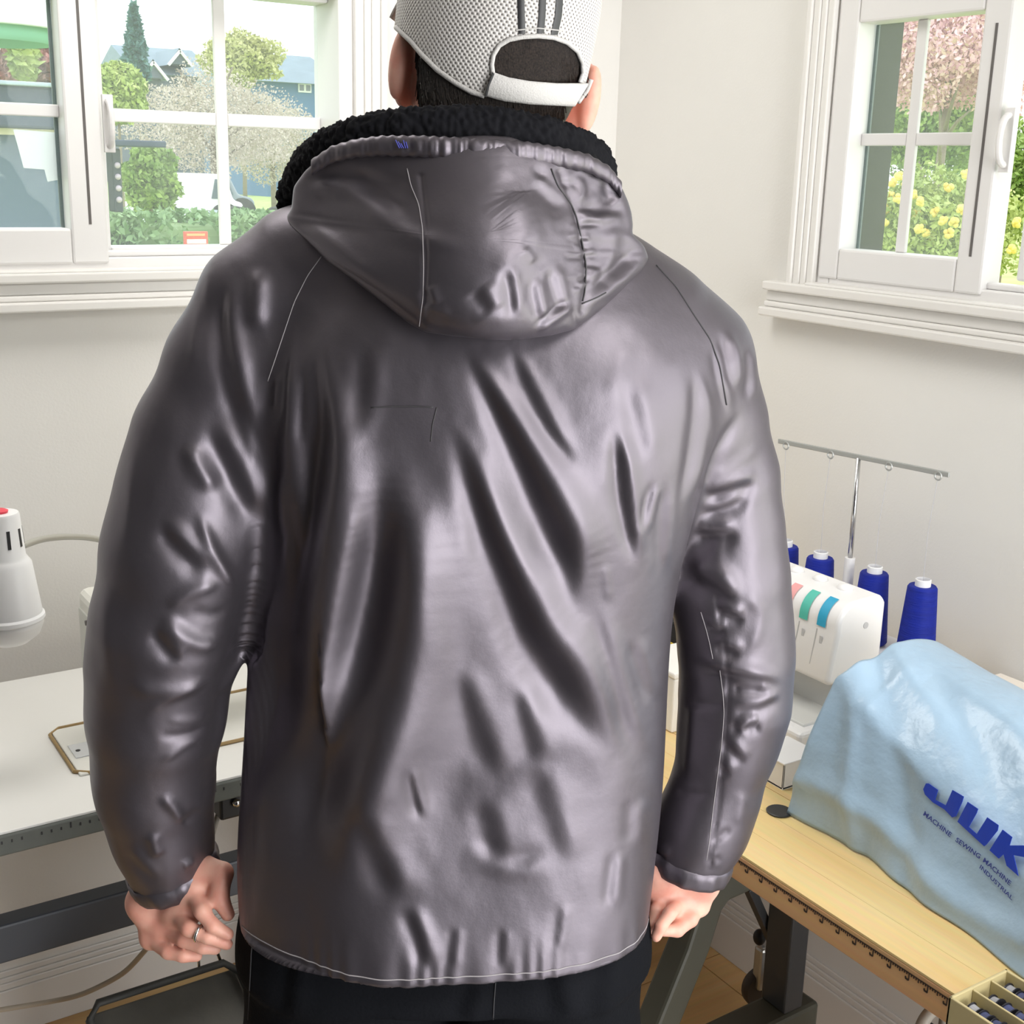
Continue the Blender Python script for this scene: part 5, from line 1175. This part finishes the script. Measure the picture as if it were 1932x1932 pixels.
# ------------------------------------------------------------------ trousers and shoes
tz = [(1640, 478, 1204), (1700, 466, 1215), (1800, 459, 1219), (1932, 455, 1212)]
ta = np.array([px_l(a[1], a[0], 0.0) for a in tz]); tb_ = np.array([px_l(a[2], a[0], 0.0) for a in tz])
def trouser_sdf(P):
    z = P[..., 2]; uL = np.interp(z, ta[::-1, 2], ta[::-1, 0]); uR = np.interp(z, tb_[::-1, 2], tb_[::-1, 0]); a = (uR-uL)/2; uc = (uR+uL)/2
    wb = np.interp(z, [.6, .72, .80, .9], [-.105, -.118, -.122, -.10]); wf = np.interp(z, [.6, .8, .9], [.11, .12, .11]); b = (wf-wb)/2; wc = (wf+wb)/2
    s = ((np.abs(P[..., 0]-uc)/a)**2.3+(np.abs(P[..., 1]-wc)/b)**2.3)**(1/2.3); hip = (s-1)*np.minimum(a, b)*0.9
    hip = np.maximum(hip, 0.79-z); hip = np.maximum(hip, z-0.94)
    c = float((ta[-1, 0]+tb_[-1, 0])/2); hw = float((tb_[-1, 0]-ta[-1, 0])/2)
    d = hip
    for s_ in (-1, 1):
        leg = chain(P*np.array((1, 1, 1), np.float32), np.array([(c+s_*hw*0.475, 0, 0.80), (c+s_*hw*0.475, .0, 0.66), (c+s_*hw*0.48, .01, 0.42), (c+s_*hw*0.50, 0, 0.03)], np.float32), (hw*0.505, hw*0.49, .088, .075), 0.03); leg = np.maximum(leg, 0.02-z)
        d = smin(d, leg, 0.02)
    return d
TV, TQ = sdf_mesh(trouser_sdf, [((-0.27, -0.16, 0.0), (0.27, 0.16, 0.96))], 0.004)
TV = relax(TV, TQ, 2)
TFOLDS = [R((900, 1850, 14), (870, 1932, 18), a=0.25), R((1040, 1800, 18), (1060, 1932, 22), a=0.3), R((560, 1780, 14), (540, 1932, 18), a=0.25), R((480, 1720, 8), (472, 1932, 8), a=0.3, k='ridge', open=True), R((1150, 1800, 16), (1120, 1932, 18), a=0.25)]
TV = sculpt(TV, TQ, TFOLDS, 1)
TRB = make_bvh(TV, TQ)
trs = mesh_obj('trousers', L2W(TV), TQ, M_trouser, person, smooth=True)
for pts in ([(935, 1850), (932, 1890), (930, 1930)], [(482, 1725), (474, 1800), (468, 1930)]):
    S_ = seam_pts(TRB, pts)
    if len(S_) > 3: MB().tube(S_, 0.0007, 6).build('seam', mat('trouser_seam', (.022, .022, .025), .7), trs, smooth=True)
M_shoe = mat('dark_shoe', (.03, .03, .032), .5)
for s_ in (-1, 1):
    c_ = float((ta[-1, 0]+tb_[-1, 0])/2)+s_*0.105
    V_, Q_ = sdf_mesh(lambda P: np.maximum(smin(chain(P, np.array([(c_, -.07, .045), (c_, .06, .04), (c_+s_*.01, .15, .03)], np.float32), (.042, .045, .036), .02), rcone(P, np.array((c_, -.05, .05)), np.array((c_, -.045, .11)), .042, .045), .02), 0.001-P[..., 2]), [((c_-.08, -.14, -.02), (c_+.08, .22, .17))], 0.005)
    sh_ = mesh_obj('shoe', L2W(V_), Q_, M_shoe, person, smooth=True)
# ------------------------------------------------------------------ jacket details
def tube_part(name, pts, r, m, parent, bvh=JB, step=6, off=0.0002):
    S_ = seam_pts(bvh, pts, step, off)
    if len(S_) > 3:
        S2 = S_.copy()
        for _ in range(2): S2[1:-1] = (S2[:-2]+2*S2[1:-1]+S2[2:])/4
        return MB().tube(S2, r, 6).build(name, m, parent, smooth=True)
M_seamd = mat('dark_seam', (0.035, 0.033, 0.036), 0.7)
tube_part('raglan_seam', [(606, 484), (580, 520), (555, 570), (535, 630), (515, 690), (503, 725)], 0.00042, M_stitch, jk)
tube_part('raglan_seam', [(1238, 500), (1275, 540), (1310, 595), (1340, 640), (1358, 690), (1372, 770)], 0.0007, M_seamd, jk)
tube_part('sleeve_seam', [(1322, 1155), (1330, 1180), (1338, 1210), (1346, 1250)], 0.00042, M_stitch, jk)
tube_part('sleeve_seam', [(1358, 1265), (1364, 1310), (1366, 1345), (1362, 1400), (1353, 1470), (1345, 1530), (1338, 1590), (1332, 1630)], 0.00042, M_stitch, jk)
tube_part('pocket_seam', [(700, 769), (740, 767), (790, 767), (824, 769)], 0.0006, M_seamd, jk)
tube_part('pocket_seam', [(824, 769), (816, 800), (812, 840)], 0.0005, M_seamd, jk)
hemline = [(500, 1722), (560, 1758), (620, 1782), (680, 1802), (740, 1820), (800, 1831), (860, 1835), (920, 1831), (980, 1822), (1040, 1806), (1090, 1786), (1140, 1756), (1180, 1724), (1205, 1695)]
# hem stitching follows the lower edge of the back, a finger above it
Wj = L2W(JV); jx, jy = proj(Wj)
hs = []
for xx in np.arange(-0.205, 0.21, 0.004):
    lo_, hi_ = Vector(L2W(np.array((xx, -0.4, HEM+0.0095)))), Vector(EF)
    h = JB.ray_cast(lo_, hi_)
    if h[0] is not None: hs.append(np.array(h[0])-EF*0.0002)
hs = np.array(hs); MB().tube(hs, 0.0006, 6).build('hem_stitching', M_stitch, jk, smooth=True)
# elastic cuffs, fitted round the sleeve ends
def cuff(cpt, nrm, RS_):
    nrm = np.array(nrm); u_ = np.cross(nrm, (0, 1, 0)); u_ /= np.linalg.norm(u_); v_ = np.cross(nrm, u_)
    D = JV-cpt; dn = D @ nrm; rad_ = np.linalg.norm(D-dn[:, None]*nrm, axis=1); near = (rad_ < RS_*1.16) & (dn > -0.016) & (dn < -0.002)
    c0 = cpt+u_*((D[near] @ u_).max()+(D[near] @ u_).min())/2+v_*((D[near] @ v_).max()+(D[near] @ v_).min())/2
    E_ = JV[near]-c0; an = np.arctan2(E_ @ v_, E_ @ u_); rd = np.hypot(E_ @ u_, E_ @ v_); bins = np.zeros(72)
    for k in range(72):
        m_ = np.abs((an-2*math.pi*k/72+math.pi) % (2*math.pi)-math.pi) < 0.12; bins[k] = rd[m_].max() if m_.any() else np.nan
    bins = np.where(np.isnan(bins), np.nanmean(bins), bins)
    for _ in range(2): bins = (np.roll(bins, 1)+bins*2+np.roll(bins, -1))/4
    G = []
    for i, (dz, rr) in enumerate(((-0.017, 0.985), (-0.015, 1.03), (-0.008, 1.04), (-0.001, 1.02), (0.004, 0.985), (0.005, 0.93), (0.001, 0.82))):
        row = []
        for k in range(72):
            a = 2*math.pi*k/72; q_ = bins[k]*rr*(1+0.012*math.sin(a*17+i*0.6)+0.012*math.sin(a*11+1)); row.append(c0+nrm*dz+u_*math.cos(a)*q_+v_*math.sin(a)*q_)
        G.append(row)
    return MB().grid(L2W(np.array(G)), True).build('cuff', M_jacket, jk, smooth=True)
cuff(cl_p, cl_n, RL[-1])
cuff(cr_p, cr_n, RR[-1])
# ------------------------------------------------------------------ hood
hood_out = [(548, 395), (552, 352), (575, 320), (610, 292), (660, 274), (720, 264), (800, 260), (880, 258), (960, 264), (1040, 286), (1090, 297), (1130, 310), (1165, 340), (1185, 375), (1193, 400), (1196, 425), (1194, 442), (1216, 462), (1226, 487), (1216, 507),
            (1190, 532), (1160, 562), (1120, 597), (1085, 622), (1040, 633), (980, 638), (920, 639), (860, 636), (800, 628), (770, 611), (720, 571), (670, 532), (620, 497), (580, 457), (545, 425), (538, 408)]
def resample(P, n, closed=True):
    P = np.array(P, float)
    if closed: P = np.vstack([P, P[:1]])
    L = np.concatenate([[0], np.cumsum(np.linalg.norm(np.diff(P, axis=0), axis=1))]); t = np.linspace(0, L[-1], n, endpoint=not closed)
    return np.stack([np.interp(t, L, P[:, 0]), np.interp(t, L, P[:, 1])], 1)
HO = resample(hood_out, 420)
for _ in range(3): HO = (np.roll(HO, 1, 0)+2*HO+np.roll(HO, -1, 0))/4
hc = np.array((885.0, 450.0))
def hood_edge_w(x, y):                     # depth of the hood edge: on the back below, round the neck above
    uu = (x-882)/340.0
    return -0.150+0.085*np.clip(np.abs(uu), 0, 1)**2.2+0.030/(1+np.exp((y-370)/42.0))
RHO = np.concatenate([[1.0], np.linspace(1.0, 0.9, 14)[1:], np.linspace(0.9, 0.0, 90)[1:]])
G = []
for i, rho in enumerate(np.concatenate([[0.86, 0.95], RHO])):
    pts = hc+(HO-hc)*rho; w_e = hood_edge_w(HO[:, 0], HO[:, 1])
    if i < 2: w_ = w_e+0.022*(2-i)/2
    else:
        bul = np.sqrt(np.clip(1-rho**5, 0, 1)); side = 0.010
        w_c = hood_edge_w(pts[:, 0], pts[:, 1]); w_ = w_e*rho**2+(1-rho**2)*w_c-bul*(0.022+0.012*np.clip((pts[:, 1]-300)/300, 0, 1))
    G.append([px_l(pts[k, 0], pts[k, 1], w_[k]) for k in range(len(pts))])
G = np.array(G); nr, nc = G.shape[:2]
HV = G.reshape(-1, 3); ii, jj = np.meshgrid(np.arange(nr-1), np.arange(nc), indexing='ij'); j2 = (jj+1) % nc
HQ = np.stack([ii*nc+jj, ii*nc+j2, (ii+1)*nc+j2, (ii+1)*nc+jj], -1).reshape(-1, 4)
n_ = vert_normals(HV, HQ)
if (n_[nc*60:, 1]).mean() > 0: HQ = np.ascontiguousarray(HQ[:, ::-1])
HFOLDS = [
 R((955, 350, 18), (948, 375, 26), (985, 415, 36), (988, 455, 36), (955, 500, 30), (930, 560, 24), a=0.30, k='ridge'), R((855, 280, 100), (855, 460, 110), (855, 640, 100), a=0.10, open=True), R((1000, 340, 10), (1035, 365, 14), (1070, 385, 12), a=0.4), R((1000, 310, 8), (1030, 345, 10), (1075, 380, 8), a=0.5, k='groove'),
 R((560, 350, 12), (640, 340, 16), (720, 380, 18), (770, 420, 14), a=-0.35), R((600, 370, 18), (690, 410, 22), (790, 450, 18), (900, 470, 14), a=0.30, k='ridge'), R((650, 330, 14), (720, 345, 16), (775, 345, 10), a=0.35, k='groove'),
 R((790, 330, 6), (800, 420, 6), (798, 520, 6), (790, 620, 6), a=0.6, k='groove', open=True), R((1055, 325, 7), (1080, 390, 7), (1098, 450, 7), (1108, 520, 7), (1098, 585, 7), a=0.7, k='groove', open=True),
 *[R((1088+6*math.sin(i*2.3), 400+i*17+5*math.sin(i*3.1), 3.5+1.5*math.sin(i*1.9)**2), (1122+14*math.sin(i*1.3), 396+i*18+9*math.sin(i*2.2), 5), a=(0.22+0.3*math.sin(i*1.7)**2)*(1 if i % 2 else -1)) for i in range(9)], *[R((1070-12*math.sin(i*2.7), 424+i*21+7*math.sin(i*1.9), 4), (1098, 424+i*20, 4), a=(0.12+0.22*math.sin(i*2.4)**2)*(1 if i % 2 else -1)) for i in range(7)],
 R((1140, 330, 8), (1165, 375, 10), (1130, 395, 8), a=0.5), R((1085, 330, 7), (1100, 360, 9), (1085, 385, 8), a=0.5, k='ridge'), R((1050, 345, 8), (1090, 350, 8), a=0.4, k='groove'), R((1180, 400, 10), (1130, 405, 10), (1080, 395, 8), a=0.45),
 R((950, 500, 8), (965, 550, 10), (970, 600, 8), a=0.45), R((1000, 520, 8), (1010, 570, 10), (1020, 610, 6), a=0.45), R((1035, 500, 9), (1050, 550, 10), (1065, 590, 6), a=0.45), R((900, 540, 14), (930, 590, 14), a=0.3), R((975, 470, 10), (1000, 500, 10), a=0.35, k='ridge'), R((885, 590, 12), (960, 600, 12), a=0.2, k='ridge'),
 R((1220, 480, 9), (1180, 520, 12), (1130, 560, 12), (1090, 580, 8), a=0.6, k='ridge'), R((1205, 465, 8), (1165, 500, 10), (1110, 550, 8), a=0.6, k='groove'), R((1160, 420, 12), (1150, 480, 14), (1140, 540, 10), a=0.3, k='ridge'),
 R((1010, 624, 6), (1040, 600, 8), (1078, 575, 8), a=0.9, k='ridge'), R((1000, 618, 5), (1030, 592, 6), (1075, 562, 6), a=0.7, k='groove'), R((1076, 578, 4), (1082, 600, 4), (1090, 622, 4), a=0.7, k='groove'),
 R((800, 540, 10), (815, 580, 10), a=0.35), R((800, 590, 8), (850, 600, 8), a=0.2), R((560, 400, 14), (640, 470, 16), (720, 540, 14), a=0.2, k='ridge'),
]
def hood_extra(px, py, V):
    return 1.3*vnoise(px*0.02, py*0.02, 3)*np.clip((px-780)/150, 0.25, 1)+1.3*vnoise(px*0.05, py*0.05, 4)*np.clip((px-900)/150, 0, 1)
HV = sculpt(HV, HQ, HFOLDS, 1, hood_extra)
HB = make_bvh(HV, HQ)
hood = mesh_obj('hood', L2W(HV), HQ, M_jacket, jk, smooth=True)
def tube2(name, pts, r, m, off=0.0003): return tube_part(name, pts, r, m, jk, HB, 6, off)
tube2('hood_seam', [(768, 318), (775, 350), (790, 385), (797, 430), (799, 500), (798, 560), (790, 622)], 0.00042, M_stitch)
tube2('hood_seam', [(1040, 318), (1052, 350), (1078, 385), (1088, 410), (1097, 450), (1106, 500), (1104, 550), (1098, 574)], 0.0007, M_seamd)
tube2('hood_seam', [(1098, 573), (1130, 560), (1150, 548)], 0.0006, M_seamd)
# gathered drawcord channel on the hood edge
chp = [(588, 316), (625, 292), (670, 280), (720, 275), (790, 276), (860, 280), (930, 284), (1000, 288), (1060, 297), (1110, 308), (1150, 330), (1172, 358)]
cp_ = resample(chp, 220, closed=False); G = []
for i in range(220):
    x, y = cp_[i]; t = i/219
    wv_ = float(hood_edge_w(np.array(x), np.array(y)))-0.012
    c_ = px_l(x, y, wv_); row = []
    pk = 1+0.09*math.sin(i*0.55+2*math.sin(i*0.07))+0.16*math.sin(i*0.17+1+1.5*math.sin(i*0.05))+0.05*math.sin(i*1.3+math.sin(i*0.3)*2)
    hh_ = 0.0085*(0.75+0.25*math.sin(t*math.pi))
    for k in range(18):
        a = 2*math.pi*k/18; row.append(c_+np.array((0, -math.cos(a)*0.0055*pk, math.sin(a)*hh_*(1+0.06*math.sin(i*0.9)))))
    G.append(row)
MB().grid(L2W(np.array(G)), True, flip=True).build('drawcord_channel', M_jacket, jk, smooth=True)
bp_ = px_l(756, 272, float(hood_edge_w(np.array(756.), np.array(272.)))-0.0195)
q = MB()
for i in range(5): q.tube([L2W(bp_+np.array((-.004+.002*i, 0, .003-.0012*(i % 3)))), L2W(bp_+np.array((-.001+.0016*i, -.0006, -.003)))], 0.0005, 5)
o = q.build('blue_thread_tack', mat('blue_tack_thread', (.03, .035, .28), .6), jk); o['kind'] = 'stuff'
# fleece lining ring around the neck
M_fleece = mat('black_fleece', (0.008, 0.008, 0.010), 0.95, spec=0.1)
ring_px = [(553, 360, .03), (556, 340, .02), (580, 300, -.02), (620, 272, -.055), (680, 250, -.085), (760, 236, -.105), (850, 232, -.112), (940, 236, -.110), (1020, 250, -.10), (1080, 270, -.075), (1120, 290, -.04), (1136, 312, .0)]
rp = np.array([px_l(*r) for r in ring_px]); front = np.array([(rp[-1][0]+0.0, 0.06, 1.555), (0.10, 0.13, 1.50), (0.02, 0.155, 1.47), (-0.06, 0.13, 1.50), (rp[0][0], 0.07, 1.53)])
loop = np.vstack([rp, front]); 
t_ = np.linspace(0, 1, len(loop)+1); lp2 = np.vstack([loop, loop[:1]]); u_ = np.linspace(0, 1, 520, endpoint=False); LP = np.stack([np.interp(u_, t_, lp2[:, k]) for k in range(3)], 1)
for _ in range(30): LP = (np.roll(LP, 1, 0)+2*LP+np.roll(LP, -1, 0))/4
T_ = np.roll(LP, -1, 0)-np.roll(LP, 1, 0); T_ /= np.linalg.norm(T_, axis=1)[:, None]
cen_ = LP.mean(0); G = []
for i in range(520):
    o_ = LP[i]-cen_; o_[2] = 0; o_ /= np.linalg.norm(o_); up_ = np.cross(T_[i], o_); up_ *= np.sign(up_[2]); row = []
    for k in range(64):
        a = 2*math.pi*k/64; rr = np.array((0.013, 0.017))
        p = LP[i]+o_*math.cos(a)*0.013+up_*(math.sin(a)*0.019-0.006)
        cell = noise.voronoi(Vector(p*190))[0]; nz = 0.0034*(0.9-cell[0]*1.3)+0.0012*noise.noise(Vector(p*420))
        row.append(p+(o_*math.cos(a)+up_*math.sin(a))*nz)
    G.append(row)
MB().grid(L2W(np.array(G)), True, flip=True).build('fleece_lining', M_fleece, jk, smooth=True)
# ------------------------------------------------------------------ hair and cap
ZLOW = 2.1                                     # lower half is stretched: the sides of the cap and hair drop steeply
def _hit1(px, py, r):
    o_ = W2L(CAM)-HC; d_ = W2L(CAM+ray(px, py))-W2L(CAM); o_ = (RH.T @ o_)/r; d_ = (RH.T @ d_)/r
    A = d_ @ d_; B = o_ @ d_; Cc = o_ @ o_-1; D = B*B-A*Cc; tt = (-B-math.sqrt(max(D, 0)))/A
    return o_+d_*tt, tt
def ell_hit(px, py, r):
    q_, tt = _hit1(px, py, np.asarray(r))
    if q_[2] < 0: q_, tt = _hit1(px, py, np.asarray(r)*np.array((1, 1, ZLOW)))
    return W2L(CAM+ray(px, py)*tt)
rc = np.array((.0885, .108, .113)); rh = rc-0.004
def in_poly(x, y, poly):
    poly = np.array(poly, float); ins = np.zeros(len(x), bool); j = len(poly)-1
    for i in range(len(poly)):
        c_ = ((poly[i, 1] > y) != (poly[j, 1] > y)) & (x < (poly[j, 0]-poly[i, 0])*(y-poly[i, 1])/(poly[j, 1]-poly[i, 1]+1e-12)+poly[i, 0]); ins ^= c_; j = i
    return ins
cap_edge = [(748, 50), (760, 62), (775, 76), (795, 100), (825, 130), (860, 155), (890, 172), (912, 180), (920, 160)]
hole = [(933, 150), (928, 125), (930, 105), (942, 86), (960, 75), (985, 70), (1015, 68), (1045, 71), (1070, 80), (1090, 97), (1099, 118), (1100, 138), (1092, 156)]
cap_r = [(1112, 165), (1122, 140), (1130, 110), (1136, 70)]
NA, NB = 420, 300
th = np.linspace(0, math.pi*0.78, NB); ph = np.linspace(0, 2*math.pi, NA, endpoint=False)
TH, PH = np.meshgrid(th, ph, indexing='ij'); SPH = np.stack([np.sin(TH)*np.cos(PH), np.sin(TH)*np.sin(PH), np.cos(TH)], -1)
def cap_shell(r): return HC+(np.concatenate([SPH[..., :2], np.where(SPH[..., 2:] < 0, SPH[..., 2:]*ZLOW, SPH[..., 2:])], -1)*r) @ RH.T
CP = cap_shell(rc); Wc = L2W(CP); cx, cy = proj(Wc)
NRM = (np.concatenate([SPH[..., :2], np.where(SPH[..., 2:] < 0, SPH[..., 2:]/ZLOW, SPH[..., 2:])], -1)/rc) @ RH.T; NRM /= np.linalg.norm(NRM, axis=-1)[..., None]; NW = NRM[..., :1]*ER+NRM[..., 1:2]*EF+NRM[..., 2:3]*np.array((0, 0, 1.)); facing = (NW*(CAM-Wc)).sum(-1) > 0
full_poly = [(700, -400), (1200, -400), (1200, 40)]+[(1136, 70), (1130, 110), (1122, 140), (1112, 165)]+[(1092, 156), (1100, 138), (1099, 118), (1090, 97), (1070, 80), (1045, 71), (1015, 68), (985, 70), (960, 75), (942, 86), (930, 105), (928, 125), (933, 150)]+[(912, 180), (890, 172), (860, 155), (825, 130), (795, 100), (775, 76), (760, 62), (745, 50), (700, 40)]
inside = in_poly(cx.ravel(), cy.ravel(), full_poly).reshape(cx.shape)
hz_ = SPH[..., 2]*rc[2]
keep = np.where(facing, inside, hz_ > -0.005)
ii, jj = np.meshgrid(np.arange(NB-1), np.arange(NA), indexing='ij'); j2 = (jj+1) % NA
fk = keep[ii, jj] & keep[ii, j2] & keep[ii+1, j2] & keep[ii+1, jj]
Qc = np.stack([ii*NA+jj, (ii+1)*NA+jj, (ii+1)*NA+j2, ii*NA+j2], -1)[fk]
used, inv = np.unique(Qc, return_inverse=True); Vc = CP.reshape(-1, 3)[used]; Qc = inv.reshape(-1, 4)
def cap_mat():
    m = bpy.data.materials.new('white_sport_mesh'); m.use_nodes = True; nt = m.node_tree; b = nt.nodes['Principled BSDF']; b.inputs['Roughness'].default_value = 0.8
    tc = nd(nt, 'ShaderNodeTexCoord', -1200, 0); at_ = nd(nt, 'ShaderNodeAttribute', -1200, -200); at_.attribute_name = 'UVMap'
    sx_ = nd(nt, 'ShaderNodeSeparateXYZ', -1000, 0); nt.links.new(at_.outputs['Vector'], sx_.inputs[0])
    def wave(out, s):
        a = nd(nt, 'ShaderNodeMath', -800, 0); a.operation = 'MULTIPLY'; a.inputs[1].default_value = s; nt.links.new(out, a.inputs[0])
        c = nd(nt, 'ShaderNodeMath', -650, 0); c.operation = 'SINE'; nt.links.new(a.outputs[0], c.inputs[0]); return c.outputs[0]
    mu = nd(nt, 'ShaderNodeMath', -500, 0); mu.operation = 'MULTIPLY'
    nt.links.new(wave(sx_.outputs[0], 2*math.pi/0.0050), mu.inputs[0]); nt.links.new(wave(sx_.outputs[1], 2*math.pi/0.0050), mu.inputs[1])
    r = nd(nt, 'ShaderNodeValToRGB', -330, 0); e = r.color_ramp.elements; e[0].position = 0.28; e[0].color = (.62, .60, .58, 1); e[1].position = 0.62; e[1].color = (.17, .155, .15, 1)
    nt.links.new(mu.outputs[0], r.inputs[0]); nt.links.new(r.outputs[0], b.inputs['Base Color'])
    bp = nd(nt, 'ShaderNodeBump', -200, -250); bp.invert = True; bp.inputs['Strength'].default_value = 0.6; bp.inputs['Distance'].default_value = 0.0008; nt.links.new(mu.outputs[0], bp.inputs['Height']); nt.links.new(bp.outputs[0], b.inputs['Normal'])
    return m
M_cap = cap_mat(); M_capw = mat('white_cap_fabric', (0.50, 0.485, 0.475), 0.8, bump=0.4, bscale=700)
cap = mesh_obj('cap', L2W(Vc), Qc.astype(np.int64), M_cap, person, smooth=True)
cap['label'] = 'white mesh baseball cap with three black stripes'
uv = cap.data.uv_layers.new(name='UVMap')
uvv = np.stack([PH*0.10, np.concatenate([[0], np.cumsum(np.linalg.norm(np.diff(CP[:, 300], axis=0), axis=1))])[:, None]+PH*0], -1).reshape(-1, 2)[used]
li_ = np.zeros(len(cap.data.loops), np.int32); cap.data.loops.foreach_get('vertex_index', li_); uv.data.foreach_set('uv', uvv[li_].astype(np.float32).ravel())
sl_ = cap.modifiers.new('thick', 'SOLIDIFY'); sl_.thickness = 0.0016; sl_.offset = -1
def ell_line(pts, r, n=60): return np.array([L2W(ell_hit(x, y, r)) for x, y in resample(pts, n, closed=False)])
MB().tube(ell_line([(747, 52), (760, 64), (775, 78), (795, 102), (825, 132), (860, 157), (890, 174), (914, 181)], rc+0.0004, 70), 0.0022, 8).build('edge_binding', M_capw, cap, smooth=True)
MB().tube(ell_line([(914, 181), (922, 165), (931, 146), (928, 122), (931, 104), (942, 86), (960, 75), (985, 70), (1015, 68), (1045, 71), (1070, 80), (1090, 97), (1099, 118), (1100, 138), (1094, 156)], rc+0.0004, 110), 0.0020, 8).build('opening_binding', M_capw, cap, smooth=True)
MB().tube(ell_line([(1116, 150), (1108, 170), (1092, 192)], rc+0.0002, 20), 0.0020, 8).build('edge_binding', M_capw, cap, smooth=True)
# strap
rs_ = rc+0.0035; tp_ = resample([(931, 136), (960, 146), (1000, 153), (1050, 157), (1112, 157)], 60, False); bo_ = resample([(917, 182), (950, 191), (1000, 197), (1040, 199), (1085, 201)], 60, False)
G = [[ell_hit(*(tp_[i]*(1-f)+bo_[i]*f), rs_+dr) for i in range(60)] for f, dr in ((0, -.003), (0, 0), (.1, .0012), (.5, .0016), (.9, .0012), (1, 0), (1, -.003))]
MB().grid(L2W(np.array(G))).build('strap', M_cap if False else M_capw, cap, smooth=True)
MB().tube(ell_line([(931, 138), (922, 160), (917, 180)], rs_+0.0015, 12), 0.0011, 6).build('strap_edge', M_black, cap)
# three stripes
for pts in ([(985, 64), (984, 30), (983, 0), (984, -60), (990, -140)], [(1020, 63), (1023, 30), (1024, 0), (1024, -60), (1020, -140)], [(1046, 66), (1054, 30), (1056, 0), (1056, -60), (1046, -140)]):
    P_ = resample(pts, 40, False); hw = 6.5
    G = [[ell_hit(P_[i, 0]+s_*hw, P_[i, 1], rc+0.0008+(0.0004 if abs(s_) < 1 else 0)) for i in range(40)] for s_ in (-1, -.5, 0, .5, 1)]
    MB().grid(L2W(np.array(G))).build('stripe', M_black, cap, smooth=True)
MB().tube(ell_line([(974, 57), (1015, 53), (1062, 58)], rc+0.0016, 20), 0.0005, 5).build('stitch_line', M_capw, cap)
# brim in front
G = []
for i in range(25):
    a = math.pi*(0.24+0.52*i/24); row = []
    for j in range(8):
        f = j/7; row.append(Hp(math.cos(a)*(.0885+0.01*f), math.sin(a)*(.106+0.075*f*math.sin(a)), -.002-0.018*f*f+0.012*math.sin(a)*(1-f)))
    G.append(row)
br_ = MB().grid(L2W(np.array(G))).build('brim', M_capw, cap, smooth=True); s2 = br_.modifiers.new('t', 'SOLIDIFY'); s2.thickness = 0.003
# hair: dense cap of short strands on the back of the head
hv = cap_shell(rh); hx, hy = proj(L2W(hv))
hair_poly = [(788, 60), (790, 150), (800, 215), (812, 300), (1052, 300), (1062, 240), (1085, 195), (1125, 140), (1125, 40), (788, 40)]
hin = in_poly(hx.ravel(), hy.ravel(), hair_poly).reshape(hx.shape) & facing
fk = hin[ii, jj] & hin[ii, j2] & hin[ii+1, j2] & hin[ii+1, jj]
Qh = np.stack([ii*NA+jj, (ii+1)*NA+jj, (ii+1)*NA+j2, ii*NA+j2], -1)[fk]; used, inv = np.unique(Qh, return_inverse=True)
hair = mesh_obj('hair', L2W(hv.reshape(-1, 3)[used]), inv.reshape(-1, 4).astype(np.int64), M_hair, person, smooth=True)
s3 = hair.modifiers.new('t', 'SOLIDIFY'); s3.thickness = 0.012; s3.offset = -1
# nape hair continues on the neck
r_ = np.random.default_rng(5); Vs = []; Fs = []
bodyB = make_bvh(BV, BQ); hairB = make_bvh(hv.reshape(-1, 3)[used], inv.reshape(-1, 4))
def scalp(x, y):
    d = Vector(ray(x, y)); d.normalize(); a = hairB.ray_cast(Vector(CAM), d); b = bodyB.ray_cast(Vector(CAM), d)
    c = [h for h in (a, b) if h[0] is not None]
    return np.array(min(c, key=lambda h: h[3])[0]) if c else None
for i in range(5200):
    if i < 1900: x0_, y0_ = r_.uniform(925, 1105), r_.uniform(66, 150)
    else: x0_, y0_ = r_.uniform(786, 1085), r_.uniform(80, 258)
    if i >= 1900 and x0_ > 1062-(y0_-200)*0.1: continue
    if i >= 1900 and x0_ < 786+(y0_-140)*0.14: continue
    ln = r_.uniform(22, 40); sl2 = r_.normal(0.03, 0.09); P_ = []
    for k in range(4):
        s_ = scalp(x0_+sl2*ln*k/3, y0_+ln*k/3)
        if s_ is None: break
        d = s_-CAM; d /= np.linalg.norm(d); P_.append(s_-d*(0.0006+0.0012*k/3+0.0008*r_.random()))
    if len(P_) < 4: continue
    w_ = 0.00055*(1-0.25*np.arange(4)/3); b0_ = len(Vs)
    for k in range(4): Vs += [P_[k]-ER*w_[k], P_[k]+ER*w_[k]]
    for k in range(3): Fs.append((b0_+2*k, b0_+2*k+1, b0_+2*k+3, b0_+2*k+2))
hs_ = mesh_obj('hair_strands', np.array(Vs), np.array(Fs), mat('hair_strand', (0.034, 0.023, 0.018), 0.35, spec=0.6, var=0.5, vscale=700, vcolor=(.006, .004, .003)), hair); hs_['kind'] = 'stuff'
# rings on the left hand
for (a_, b_, t__, rr) in ((fingersL[1][0][0], fingersL[1][0][1], 0.22, .0094), (fingersL[2][0][1], fingersL[2][0][2], 0.55, .0084)):
    c_ = a_+(b_-a_)*t__; n_ = (b_-a_)/np.linalg.norm(b_-a_); u_ = np.cross(n_, (0, 0, 1)); u_ /= np.linalg.norm(u_); v_ = np.cross(n_, u_)
    MB().tube(L2W(np.array([c_+rr*(math.cos(x)*u_+math.sin(x)*v_) for x in np.linspace(0, 2*math.pi, 33)[:-1]])), 0.0017, 8, closed=True).build('finger_ring', mat('silver', (.75, .73, .70), .15, metal=1.0), person, smooth=True)
